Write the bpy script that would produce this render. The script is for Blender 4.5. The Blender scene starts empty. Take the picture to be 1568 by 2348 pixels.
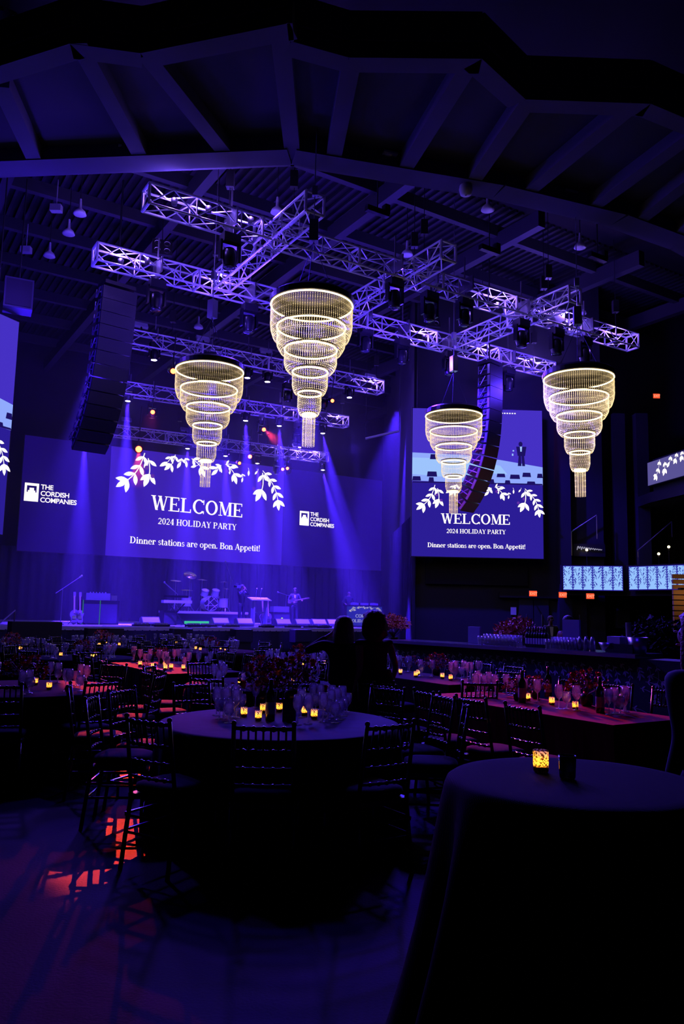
import bpy, math, random
from math import sin, cos, pi, atan, tan, sqrt, radians as R
from mathutils import Vector as V, Matrix as M, Euler
random.seed(7)
sc = bpy.context.scene
col = sc.collection

# ------------------------------------------------------------------ camera, world, exposure
F = 1800.0
PITCH, ROLL = atan(230 / F), R(1.2)
EYE = V((0, 0, 1.6))
FW = V((0, cos(PITCH), sin(PITCH)))
r0, u0 = V((1, 0, 0)), V((0, -sin(PITCH), cos(PITCH)))
CR = r0 * cos(ROLL) + u0 * sin(ROLL)
CU = -r0 * sin(ROLL) + u0 * cos(ROLL)
cam = bpy.data.cameras.new('camera')
cam.sensor_fit = 'VERTICAL'; cam.sensor_height = 24; cam.lens = F / 2348 * 24
cam.clip_start = .05; cam.clip_end = 300
co = bpy.data.objects.new('camera', cam); col.objects.link(co)
mm = M.Identity(4)
for i in range(3):
    mm[i][0], mm[i][1], mm[i][2], mm[i][3] = CR[i], CU[i], -FW[i], EYE[i]
co.matrix_world = mm
sc.camera = co
sc.view_settings.view_transform = 'Standard'; sc.view_settings.look = 'None'
sc.view_settings.gamma = 1; sc.view_settings.use_curve_mapping = False
sc.view_settings.exposure = 0.0
w = bpy.data.worlds.new('dark_hall'); sc.world = w; w.use_nodes = True
w.node_tree.nodes['Background'].inputs[0].default_value = (.06, .03, .5, 1)
w.node_tree.nodes['Background'].inputs[1].default_value = .004
cy = sc.cycles
cy.max_bounces = 8; cy.diffuse_bounces = 2; cy.glossy_bounces = 3; cy.transmission_bounces = 8
cy.transparent_max_bounces = 10; cy.volume_bounces = 0
cy.caustics_reflective = False; cy.caustics_refractive = False
cy.sample_clamp_indirect = 6.0
cy.use_denoising = True
try: cy.denoiser = 'OPENIMAGEDENOISE'
except Exception: pass

# pixel (of the 1568x2348 frame) to place
def ray(px, py): return FW * F + CR * (px - 784) + CU * (1174 - py)
def at(px, py, Y):
    d = ray(px, py); return EYE + d * (Y / d.y)
def onz(px, py, z):
    d = ray(px, py); return EYE + d * ((z - EYE.z) / d.z)
def proj(p):
    d = V(p) - EYE; k = d.dot(FW)
    return (784 + d.dot(CR) / k * F, 1174 - d.dot(CU) / k * F)
ANG = R(32)
UU, VV = V((cos(ANG), sin(ANG), 0)), V((-sin(ANG), cos(ANG), 0))   # along the stage, towards the stage
def uv(u, v, z=0): return UU * u + VV * v + V((0, 0, z))
def onv(px, vv, z=0):                                              # in image column px, at stage distance vv
    d = ray(px, 1404); k = vv / d.dot(VV)
    return V((d.x * k, d.y * k, z))
def onvy(px, py, vv):
    d = ray(px, py); k = (vv - EYE.dot(VV)) / d.dot(VV)
    return EYE + d * k

# ------------------------------------------------------------------ materials
MATS = {}
def nodes(name):
    m = bpy.data.materials.new(name); m.use_nodes = True
    nt = m.node_tree; nt.nodes.clear()
    out = nt.nodes.new('ShaderNodeOutputMaterial')
    return m, nt, out
def pm(name, c, rough=.5, metal=0, spec=.5, noise=0, nscale=8, bump=0, bscale=40, coord='Object', **kw):
    if name in MATS: return MATS[name]
    m, nt, out = nodes(name)
    b = nt.nodes.new('ShaderNodeBsdfPrincipled'); nt.links.new(b.outputs[0], out.inputs[0])
    b.inputs['Base Color'].default_value = (*c, 1); b.inputs['Roughness'].default_value = rough
    b.inputs['Metallic'].default_value = metal; b.inputs['Specular IOR Level'].default_value = spec
    for k, v in kw.items(): b.inputs[k].default_value = v
    tc = nt.nodes.new('ShaderNodeTexCoord')
    if noise:
        n = nt.nodes.new('ShaderNodeTexNoise'); n.inputs['Scale'].default_value = nscale; n.inputs['Detail'].default_value = 5
        r = nt.nodes.new('ShaderNodeMapRange'); r.inputs[3].default_value = 1 - noise; r.inputs[4].default_value = 1 + noise
        x = nt.nodes.new('ShaderNodeMix'); x.data_type = 'RGBA'; x.blend_type = 'MULTIPLY'; x.inputs[0].default_value = 1
        x.inputs[6].default_value = (*c, 1)
        nt.links.new(tc.outputs[coord], n.inputs[0]); nt.links.new(n.outputs[0], r.inputs[0])
        nt.links.new(r.outputs[0], x.inputs[7]); nt.links.new(x.outputs[2], b.inputs['Base Color'])
    if bump:
        n = nt.nodes.new('ShaderNodeTexNoise'); n.inputs['Scale'].default_value = bscale; n.inputs['Detail'].default_value = 4
        bb = nt.nodes.new('ShaderNodeBump'); bb.inputs['Strength'].default_value = bump; bb.inputs['Distance'].default_value = .02
        nt.links.new(tc.outputs[coord], n.inputs[0]); nt.links.new(n.outputs[0], bb.inputs['Height']); nt.links.new(bb.outputs[0], b.inputs['Normal'])
    MATS[name] = m; return m
def em(name, c, s, sample=True):
    if name in MATS: return MATS[name]
    m, nt, out = nodes(name)
    e = nt.nodes.new('ShaderNodeEmission'); e.inputs[0].default_value = (*c, 1); e.inputs[1].default_value = s
    nt.links.new(e.outputs[0], out.inputs[0])
    if not sample: m.cycles.emission_sampling = 'NONE'
    MATS[name] = m; return m

mat_black = pm('matte black', (.012, .012, .014), .6)
mat_blackgloss = pm('black enamel', (.01, .01, .012), .28)
mat_alu = pm('truss aluminium', (.92, .92, .95), .42, .35)
mat_steel = pm('steel', (.5, .5, .52), .3, .9)
mat_chair = pm('black lacquered chair wood', (.012, .011, .013), .22, 0, .8)
mat_seat = pm('black cushion fabric', (.004, .004, .006), .85, spec=.05, bump=.2, bscale=150)
mat_wall = pm('dark acoustic wall', (.02, .02, .028), .85, noise=.25, nscale=1.2)
mat_deck = pm('stage deck', (.6, .58, .62), .3, noise=.3, nscale=2)
mat_drape = pm('black drape', (.025, .025, .04), .9)
mat_cloth = pm('charcoal tablecloth', (.010, .009, .015), .9, spec=.04, noise=.2, nscale=5)
mat_purple = pm('mauve tablecloth', (.04, .010, .02), .85, spec=.04, noise=.15, nscale=4)
mat_led_black = pm('screen casing', (.01, .01, .012), .5)
mat_white = em('white lit pixels', (1, .93, .88), 1.35, False)
mat_lens = em('white lamp lens', (.5, .42, 1), 60)
mat_red = em('red lamp lens', (1, .05, .015), 25)
mat_wineglass = None

def glassmat(name, tint=(1, 1, 1), gl=(1, 1, 1), base=.06, rough=.03, bump=0):
    if name in MATS: return MATS[name]
    m, nt, out = nodes(name)
    t = nt.nodes.new('ShaderNodeBsdfTransparent'); t.inputs[0].default_value = (*tint, 1)
    g = nt.nodes.new('ShaderNodeBsdfGlossy'); g.inputs[0].default_value = (*gl, 1); g.inputs['Roughness'].default_value = rough
    lw = nt.nodes.new('ShaderNodeLayerWeight'); lw.inputs[0].default_value = .45
    mr = nt.nodes.new('ShaderNodeMapRange'); mr.inputs[3].default_value = base; mr.inputs[4].default_value = .95
    x = nt.nodes.new('ShaderNodeMixShader')
    if bump:
        tc = nt.nodes.new('ShaderNodeTexCoord'); n = nt.nodes.new('ShaderNodeTexNoise'); n.inputs['Scale'].default_value = 70; bb = nt.nodes.new('ShaderNodeBump')
        bb.inputs['Strength'].default_value = bump; bb.inputs['Distance'].default_value = .004
        nt.links.new(tc.outputs['Object'], n.inputs[0]); nt.links.new(n.outputs[0], bb.inputs['Height']); nt.links.new(bb.outputs[0], g.inputs['Normal'])
    nt.links.new(lw.outputs['Fresnel'], mr.inputs[0]); nt.links.new(mr.outputs[0], x.inputs[0])
    nt.links.new(t.outputs[0], x.inputs[1]); nt.links.new(g.outputs[0], x.inputs[2]); nt.links.new(x.outputs[0], out.inputs[0])
    MATS[name] = m; return m
def real_glass():
    m, nt, out = nodes('clear stemware'); N = nt.nodes.new; L = nt.links.new
    t = N('ShaderNodeBsdfTransparent'); t.inputs[0].default_value = (.96, .96, .97, 1); g = N('ShaderNodeBsdfGlass'); g.inputs['Roughness'].default_value = .1; g.inputs['IOR'].default_value = 1.5
    gl = N('ShaderNodeBsdfGlossy'); gl.inputs['Roughness'].default_value = .12; tr = N('ShaderNodeBsdfTranslucent'); tr.inputs[0].default_value = (.95, .95, 1, 1)  # translucent share stands in for light glimmering through the glass
    tc = N('ShaderNodeTexCoord'); n = N('ShaderNodeTexNoise'); n.inputs['Scale'].default_value = 55; bb = N('ShaderNodeBump'); bb.inputs['Strength'].default_value = .8; bb.inputs['Distance'].default_value = .005
    L(tc.outputs['Object'], n.inputs[0]); L(n.outputs[0], bb.inputs['Height']); L(bb.outputs[0], gl.inputs['Normal'])
    lw = N('ShaderNodeLayerWeight'); lw.inputs[0].default_value = .35; mr = N('ShaderNodeMapRange'); mr.inputs[3].default_value = .16; mr.inputs[4].default_value = .95
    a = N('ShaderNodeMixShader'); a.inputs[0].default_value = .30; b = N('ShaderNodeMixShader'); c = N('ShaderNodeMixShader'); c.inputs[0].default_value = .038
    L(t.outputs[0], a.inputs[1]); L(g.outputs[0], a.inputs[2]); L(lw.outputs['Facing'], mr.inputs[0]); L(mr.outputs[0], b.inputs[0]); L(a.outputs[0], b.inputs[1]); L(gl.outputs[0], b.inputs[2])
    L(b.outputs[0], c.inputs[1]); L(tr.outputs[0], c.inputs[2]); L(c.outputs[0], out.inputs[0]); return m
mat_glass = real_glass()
mat_acrylic = glassmat('clear acrylic', (.85, .85, .9), (1, 1, 1), .25, .15)

# ------------------------------------------------------------------ mesh builder
class MB:
    def __init__(s, m=None): s.v = []; s.f = []; s.m = m or M.Identity(4)
    def add(s, vs, fs):
        o = len(s.v); s.v += [tuple(s.m @ V(p)) for p in vs]; s.f += [tuple(i + o for i in f) for f in fs]; return s
    def box(s, c, d, rot=None):
        c = V(c); rot = rot or M.Identity(3)
        if isinstance(rot, (int, float)): rot = M.Rotation(rot, 3, 'Z')
        x, y, z = d[0] / 2, d[1] / 2, d[2] / 2
        p = [V((a * x, b * y, e * z)) for a in (-1, 1) for b in (-1, 1) for e in (-1, 1)]
        return s.add([c + rot @ q for q in p], [(0, 1, 3, 2), (4, 6, 7, 5), (0, 4, 5, 1), (2, 3, 7, 6), (0, 2, 6, 4), (1, 5, 7, 3)])
    def tube(s, a, b, r, n=6, r2=None):
        a, b = V(a), V(b); d = (b - a)
        if d.length < 1e-6: return s
        d.normalize(); x = d.orthogonal().normalized(); y = d.cross(x); r2 = r if r2 is None else r2
        vs = [a + (x * cos(2 * pi * i / n) + y * sin(2 * pi * i / n)) * r for i in range(n)]
        vs += [b + (x * cos(2 * pi * i / n) + y * sin(2 * pi * i / n)) * r2 for i in range(n)]
        fs = [(i, (i + 1) % n, n + (i + 1) % n, n + i) for i in range(n)]
        return s.add(vs, fs + [tuple(range(n - 1, -1, -1)), tuple(range(n, 2 * n))])
    def path(s, pts, r, n=6):
        for a, b in zip(pts, pts[1:]): s.tube(a, b, r, n)
        return s
    def lathe(s, prof, n=16, c=(0, 0, 0), close=False):
        c = V(c); vs = []; fs = []
        for (r, z) in prof:
            vs += [c + V((r * cos(2 * pi * i / n), r * sin(2 * pi * i / n), z)) for i in range(n)]
        for k in range(len(prof) - 1):
            fs += [(k * n + i, k * n + (i + 1) % n, (k + 1) * n + (i + 1) % n, (k + 1) * n + i) for i in range(n)]
        if close: fs += [tuple(range(n - 1, -1, -1)), tuple(range((len(prof) - 1) * n, len(prof) * n))]
        return s.add(vs, fs)
    def torus(s, c, r, t, n=48, k=6, rot=None):
        c = V(c); rot = rot or M.Identity(3); vs = []; fs = []
        for i in range(n):
            a = 2 * pi * i / n
            for j in range(k):
                b = 2 * pi * j / k
                vs.append(c + rot @ V(((r + t * cos(b)) * cos(a), (r + t * cos(b)) * sin(a), t * sin(b))))
        for i in range(n):
            for j in range(k):
                fs.append((i * k + j, ((i + 1) % n) * k + j, ((i + 1) % n) * k + (j + 1) % k, i * k + (j + 1) % k))
        return s.add(vs, fs)
    def ball(s, c, r, n=10, k=6):
        c = V(c); rx, ry, rz = (r, r, r) if isinstance(r, (int, float)) else r
        vs = [c + V((0, 0, -rz))]; fs = []
        for j in range(1, k):
            b = -pi / 2 + pi * j / k
            vs += [c + V((rx * cos(b) * cos(2 * pi * i / n), ry * cos(b) * sin(2 * pi * i / n), rz * sin(b))) for i in range(n)]
        vs.append(c + V((0, 0, rz))); L = len(vs) - 1
        for i in range(n):
            fs.append((0, 1 + (i + 1) % n, 1 + i)); fs.append((L, L - n + i, L - n + (i + 1) % n))
            for j in range(k - 2):
                fs.append((1 + j * n + i, 1 + j * n + (i + 1) % n, 1 + (j + 1) * n + (i + 1) % n, 1 + (j + 1) * n + i))
        return s.add(vs, fs)
    def octa(s, c, r, h):
        x, y, z = c
        return s.add([(x + r, y, z), (x, y + r, z), (x - r, y, z), (x, y - r, z), (x, y, z + h), (x, y, z - h)],
                     [(0, 1, 4), (1, 2, 4), (2, 3, 4), (3, 0, 4), (1, 0, 5), (2, 1, 5), (3, 2, 5), (0, 3, 5)])
    def prism(s, poly, z0, z1):
        n = len(poly); vs = [(p[0], p[1], z0) for p in poly] + [(p[0], p[1], z1) for p in poly]
        return s.add(vs, [tuple(range(n - 1, -1, -1)), tuple(range(n, 2 * n))] + [(i, (i + 1) % n, n + (i + 1) % n, n + i) for i in range(n)])
    def poly(s, pts): return s.add(pts, [tuple(range(len(pts)))])
    def build(s, name, mat, parent=None, loc=None, smooth=False, rot=None):
        me = bpy.data.meshes.new(name); me.from_pydata(s.v, [], s.f); me.update()
        if smooth: me.polygons.foreach_set('use_smooth', [True] * len(me.polygons))
        me.materials.append(mat)
        o = bpy.data.objects.new(name, me); col.objects.link(o)
        if parent: o.parent = parent
        if loc is not None: o.location = loc
        if rot is not None: o.rotation_euler = (0, 0, rot)
        return o
def tag(o, label=None, cat=None, group=None, kind=None):
    for k, v in (('label', label), ('category', cat), ('group', group), ('kind', kind)):
        if v: o[k] = v
    return o
def thing(name, label, cat, loc=(0, 0, 0), rz=0, group=None):
    o = bpy.data.objects.new(name, None); col.objects.link(o); o.location = loc; o.rotation_euler = (0, 0, rz)
    o.empty_display_size = .1
    return tag(o, label, cat, group)
def struct(o): o['kind'] = 'structure'; return o
KIDS = {}
def dup(root, loc, rz=0, label=None, group=None, scale=None):
    def cp(o, par):
        c = o.copy(); col.objects.link(c)
        if par is not None: c.parent = par; c.matrix_parent_inverse = o.matrix_parent_inverse.copy()
        for ch in KIDS[o.name] if o.name in KIDS else list(o.children): cp(ch, c)
        return c
    if root.name not in KIDS:
        def rec(o):
            KIDS[o.name] = list(o.children)
            for ch in KIDS[o.name]: rec(ch)
        rec(root)
    r = cp(root, None); r.location = loc; r.rotation_euler = (root.rotation_euler.x, root.rotation_euler.y, rz)
    if label: r['label'] = label
    if group: r['group'] = group
    if scale: r.scale = (scale,) * 3 if isinstance(scale, (int, float)) else scale
    return r
ORD = 'first second third fourth fifth sixth seventh eighth ninth tenth eleventh twelfth thirteenth fourteenth fifteenth sixteenth seventeenth eighteenth nineteenth twentieth'.split()
def ordw(i):
    if i < 20: return ORD[i]
    tens = {2: 'twenty', 3: 'thirty', 4: 'forty'}[(i + 1) // 10]
    return {2: 'twentieth', 3: 'thirtieth', 4: 'fortieth'}[(i + 1) // 10] if (i + 1) % 10 == 0 else tens + '-' + ORD[(i + 1) % 10 - 1]
SETS = {}                                            # label pattern -> objects, labelled at the end by their order from the left
def member(o, pattern): SETS.setdefault(pattern, []).append(o); return o
def light(kind, name, loc, energy, color, parent=None, size=.05, angle=None, blend=.3, target=None, shape=None):
    l = bpy.data.lights.new(name, kind); l.energy = energy; l.color = color
    if kind == 'SPOT': l.spot_size = R(angle); l.spot_blend = blend; l.shadow_soft_size = size
    elif kind == 'POINT': l.shadow_soft_size = size
    elif kind == 'AREA': l.size = size
    o = bpy.data.objects.new(name, l); col.objects.link(o); o.location = loc
    if target is not None: o.rotation_euler = (V(target) - V(loc)).to_track_quat('-Z', 'Y').to_euler()
    return o
BLUE = (.04, .008, 1.0)
VIOLET = (.055, .013, 1.0)
STEEL = (.085, .03, 1.0)
REDL = (1.0, .05, .03)
# added fill spots brightening the right wall, the bar and its front
for (p, t, e, a, c) in [
    (uv(17, 22, 10.8), (7.5, 31, 3), 7000, 80, BLUE), (uv(15, 19, 10.8), (2.4, 13, 1.2), 5000, 38, BLUE), (V((-.5, 4.5, 12.0)), (2.6, 12.6, .7), 900, 24, BLUE)]:
    light('SPOT', 'added_hall_fill', p, e, c, angle=a, blend=.8, size=.15, target=t)
for i, (u, v, z) in enumerate([(3, 21.4, 10.4), (7, 17.2, 10.6), (9.5, 21.4, 10.4), (12, 26.9, 10.2), (14, 17.2, 10.6), (16.5, 21.4, 10.4), (21, 21.4, 10.4), (17, 39, 9.6)]):
    light('SPOT', 'added_audience_fill', uv(u, v, z), 3200 if v < 27 else 2000, BLUE if i % 2 else (.11, .04, 1), angle=85, blend=.7, size=.35, target=uv(6 + u * .45, 9, .8))  # added backlight for highlights on glasses and chairs, not hung fixtures
# added fill points, no fixtures there, to bring out trusses and canopy
for (u, v, e) in [(3, 20.6, 160), (9, 20.6, 400), (15, 20.6, 420), (21, 20.6, 400), (9, 31, 160), (16, 31, 180), (22, 34, 120)]:
    light('POINT', 'added_truss_fill', uv(u, v, 10.2), e, STEEL, size=.2)

# ------------------------------------------------------------------ room shell
def floor_material():
    m, nt, out = nodes('sealed concrete floor')
    b = nt.nodes.new('ShaderNodeBsdfPrincipled'); tc = nt.nodes.new('ShaderNodeTexCoord')
    n1 = nt.nodes.new('ShaderNodeTexNoise'); n1.inputs['Scale'].default_value = .9; n1.inputs['Detail'].default_value = 8
    n2 = nt.nodes.new('ShaderNodeTexNoise'); n2.inputs['Scale'].default_value = 60; n2.inputs['Detail'].default_value = 3
    vo = nt.nodes.new('ShaderNodeTexVoronoi'); vo.feature = 'DISTANCE_TO_EDGE'; vo.inputs['Scale'].default_value = .55
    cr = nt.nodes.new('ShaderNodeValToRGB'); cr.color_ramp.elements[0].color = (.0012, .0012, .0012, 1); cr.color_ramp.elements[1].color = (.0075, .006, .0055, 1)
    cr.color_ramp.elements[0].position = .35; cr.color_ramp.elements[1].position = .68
    c2 = nt.nodes.new('ShaderNodeValToRGB'); c2.color_ramp.elements[0].position = 0; c2.color_ramp.elements[1].position = .012
    c2.color_ramp.elements[0].color = (.4, .4, .4, 1)
    x = nt.nodes.new('ShaderNodeMix'); x.data_type = 'RGBA'; x.blend_type = 'MULTIPLY'; x.inputs[0].default_value = 1
    mr = nt.nodes.new('ShaderNodeMapRange'); mr.inputs[3].default_value = .5; mr.inputs[4].default_value = .75
    bb = nt.nodes.new('ShaderNodeBump'); bb.inputs['Strength'].default_value = .25; bb.inputs['Distance'].default_value = .01
    L = nt.links.new
    for q in (n1, n2, vo): L(tc.outputs['Object'], q.inputs[0])
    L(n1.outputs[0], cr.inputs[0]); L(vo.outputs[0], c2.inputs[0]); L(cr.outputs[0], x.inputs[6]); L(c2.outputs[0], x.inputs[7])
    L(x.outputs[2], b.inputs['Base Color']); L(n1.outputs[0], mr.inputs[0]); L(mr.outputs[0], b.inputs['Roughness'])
    b.inputs['Specular IOR Level'].default_value = .035
    L(n2.outputs[0], bb.inputs['Height']); L(bb.outputs[0], b.inputs['Normal']); L(b.outputs[0], out.inputs[0])
    return m
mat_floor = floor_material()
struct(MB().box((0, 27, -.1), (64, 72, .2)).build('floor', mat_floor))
mat_roof = pm('dark ceiling deck', (.008, .007, .008), .8, noise=.2, nscale=.6)
struct(MB().box((0, 27, 15.6), (64, 72, .3)).build('ceiling', mat_roof))
def wallbox(name, a, b, z0, z1, t=.3, mat=mat_wall):
    a, b = V((a[0], a[1], 0)), V((b[0], b[1], 0)); d = b - a; an = math.atan2(d.y, d.x)
    c = (a + b) / 2
    return struct(MB().box((0, 0, (z1 - z0) / 2), (d.length, t, z1 - z0)).build(name, mat, loc=(c.x, c.y, z0), rot=an))
a, b = uv(-2, 43), uv(34, 43)
wallbox('wall_back', a, b, 0, 15.4)
wallbox('wall_left', (-24, -8), (-24, 36), 0, 15.4)
wallbox('wall_side_left', (-24, 36), tuple(uv(-2, 43))[:2], 0, 15.4)
wallbox('wall_front', (-24, -8), (26, -8), 0, 15.4)
wallbox('wall_right', (26, -8), (26, 36), 0, 15.4)
W0 = onz(0, 0, 20)
RWX0 = 3.0
wallbox('wall_stage_right', (RWX0, 31.6), (10.4, 31.6), 0, 15.4)
wallbox('wall_far_right', (10.4, 35), (26, 35), 0, 15.4)
wallbox('wall_recess', (10.4, 31.45), (10.4, 35), 0, 15.4)
wallbox('wall_wing', (RWX0 + .05, 31.8), (RWX0 - .2, 51.5), 0, 15.4)

# roof steel seen above the trusses: beams both ways and the ribs of the deck
mat_beam = pm('painted roof steel', (.035, .035, .048), .6)
for i, vv in enumerate(range(19, 44, 3)):
    o = MB().box((0, 0, 0), (38, .22, .4)).build('trim_%d' % (i + 1), mat_beam, loc=uv(14, vv, 14.7), rot=ANG); struct(o)
for i, uu in enumerate(range(-2, 32, 5)):
    o = MB().box((0, 0, 0), (.3, 26, .55)).build('trim_%d' % (i + 20), mat_beam, loc=uv(uu, 30, 14.35), rot=ANG); struct(o)
d = MB()
for k in range(130): d.box((-19 + k * .3, 0, 0), (.1, 25, .08))
struct(d.build('trim_40', pm('ribbed roof deck', (.018, .018, .025), .7), loc=uv(14, 31, 15.4), rot=ANG))

# faceted canopy over the audience
CZ = 12.2
mat_rib = pm('canopy rib paint', (.10, .09, .15), .8, spec=.1, noise=.15, nscale=1)
mat_panel = pm('canopy panel', (.022, .02, .035), .8, noise=.2, nscale=.8)
near = [(-420, 250), (-230, 215), (-60, 170), (160, 100), (322, 122), (664, 53), (668, 95), (800, 132), (1105, 135), (1205, 228), (1492, 238), (1640, 300), (1900, 420)]
far = [(-420, 428), (0, 402), (668, 376), (1130, 452), (1400, 515), (1568, 575), (1900, 760)]
NP = [onz(x, y, CZ) for x, y in near]; FP = [onz(x, y, CZ) for x, y in far]
outline = [(p.x, p.y) for p in NP] + [(p.x, p.y) for p in reversed(FP)]
struct(MB().prism(outline, CZ + .32, CZ + .5).build('ceiling_canopy', mat_panel))
def plank(mb, a, b, w, z0, z1, side=0):
    d = (b - a); d.z = 0; n = V((-d.y, d.x, 0)).normalized() * w
    s0, s1 = (-.5, .5) if side == 0 else ((0, 1) if side > 0 else (-1, 0))
    mb.prism([(a + n * s0)[:2], (b + n * s0)[:2], (b + n * s1)[:2], (a + n * s1)[:2]], z0, z1)
mb = MB()
for a, b in zip(NP, NP[1:]):
    if (b - a).length > .6: plank(mb, a, b, .42, CZ, CZ + .34, 1)
    else: plank(mb, a, b, .1, CZ, CZ + .34)
struct(mb.build('trim_50', mat_rib))
mb = MB(); m2 = MB()
for a, b in zip(FP, FP[1:]):
    plank(mb, a, b, .62, CZ - .02, CZ + .36, -1)
    plank(m2, a + V((0, .3, 0)), b + V((0, .3, 0)), .3, CZ + .3, CZ + .7, 1)
struct(mb.build('trim_51', mat_rib)); struct(m2.build('trim_52', mat_rib))
ribs = [((-190, 230), (-80, 400)), ((0, 200), (92, 398)), ((178, 100), (335, 385)), ((335, 130), (535, 378)), ((640, 62), (672, 372)), ((808, 138), (760, 388)), ((1085, 138), (915, 412)),
        ((1213, 232), (1070, 440)), ((1460, 240), (1185, 465)), ((1620, 290), (1330, 500)), ((1640, 375), (1440, 530)), ((1700, 430), (1530, 560))]
mb = MB()
for a, b in ribs: plank(mb, onz(*a, CZ), onz(*b, CZ), .36, CZ + .005, CZ + .33)
struct(mb.build('trim_53', mat_rib))
mb = MB()
for a, b in zip(NP, NP[1:]):
    n = V((0, -.12, 0)); plank(mb, a, b, .12, CZ + .34, CZ + .95)
struct(mb.build('trim_54', pm('canopy fascia', (.08, .08, .12), .8)))

# recessed fixtures in the canopy
mb = MB()
proto = thing('recessed_downlight', '', 'ceiling light', onz(288, 345, CZ + .26), R(20), 'square downlights in the canopy')
MB().box((0, 0, 0), (.36, .36, .05)).build('fixture_frame', pm('pale fixture frame', (.45, .45, .5), .4), proto)
MB().lathe([(.12, -.03), (.09, -.05), (.02, -.07)], 12).build('reflector', mat_steel, proto, smooth=True)
member(proto, 'small square recessed downlight in the folded canopy, {} from the left')
for x, y in ((890, 357), (1302, 445)):
    member(dup(proto, onz(x, y, CZ + .26), R(20)), 'small square recessed downlight in the folded canopy, {} from the left')
# round high-bay lamps under the roof
proto = thing('high_bay_lamp', '', 'ceiling lamp', (0, 0, 0), 0, 'round lamps under the roof')
MB().lathe([(.03, .5), (.05, .2), (.16, .1), (.2, 0), (.16, -.02), (.0, -.02)], 14).build('lamp_shade', pm('white enamel reflector', (.75, .75, .8), .35), proto, smooth=True)
MB().tube((0, 0, .5), (0, 0, 2.05), .012).build('stem', mat_black, proto)
hb = [(183, 492), (157, 537), (113, 588), (635, 488), (510, 588), (1118, 482), (1330, 568), (933, 585), (455, 752), (982, 722), (1178, 820), (1333, 720), (1078, 838)]
for i, (x, y) in enumerate(hb):
    p = onz(x, y, 13.4)
    o = proto if i == 0 else dup(proto, p)
    o.location = p; member(o, 'small round lamp under the dark roof deck, {} from the left')
# ------------------------------------------------------------------ haze over the stage
def haze():
    m, nt, out = nodes('stage haze')
    v = nt.nodes.new('ShaderNodeVolumeScatter'); v.inputs['Color'].default_value = (.9, .9, 1, 1); v.inputs['Density'].default_value = .011
    v.inputs['Anisotropy'].default_value = .15
    nt.links.new(v.outputs[0], out.inputs['Volume'])
    o = MB().prism([tuple(uv(0, 27.3))[:2], (2.6, 33.8), (2.6, 50.4), tuple(uv(0, 41.45))[:2]], .15, 13.6).build('haze', m)
    tag(o, 'blue-lit stage haze filling the air above the stage', 'haze', kind='stuff')
haze()

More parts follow.
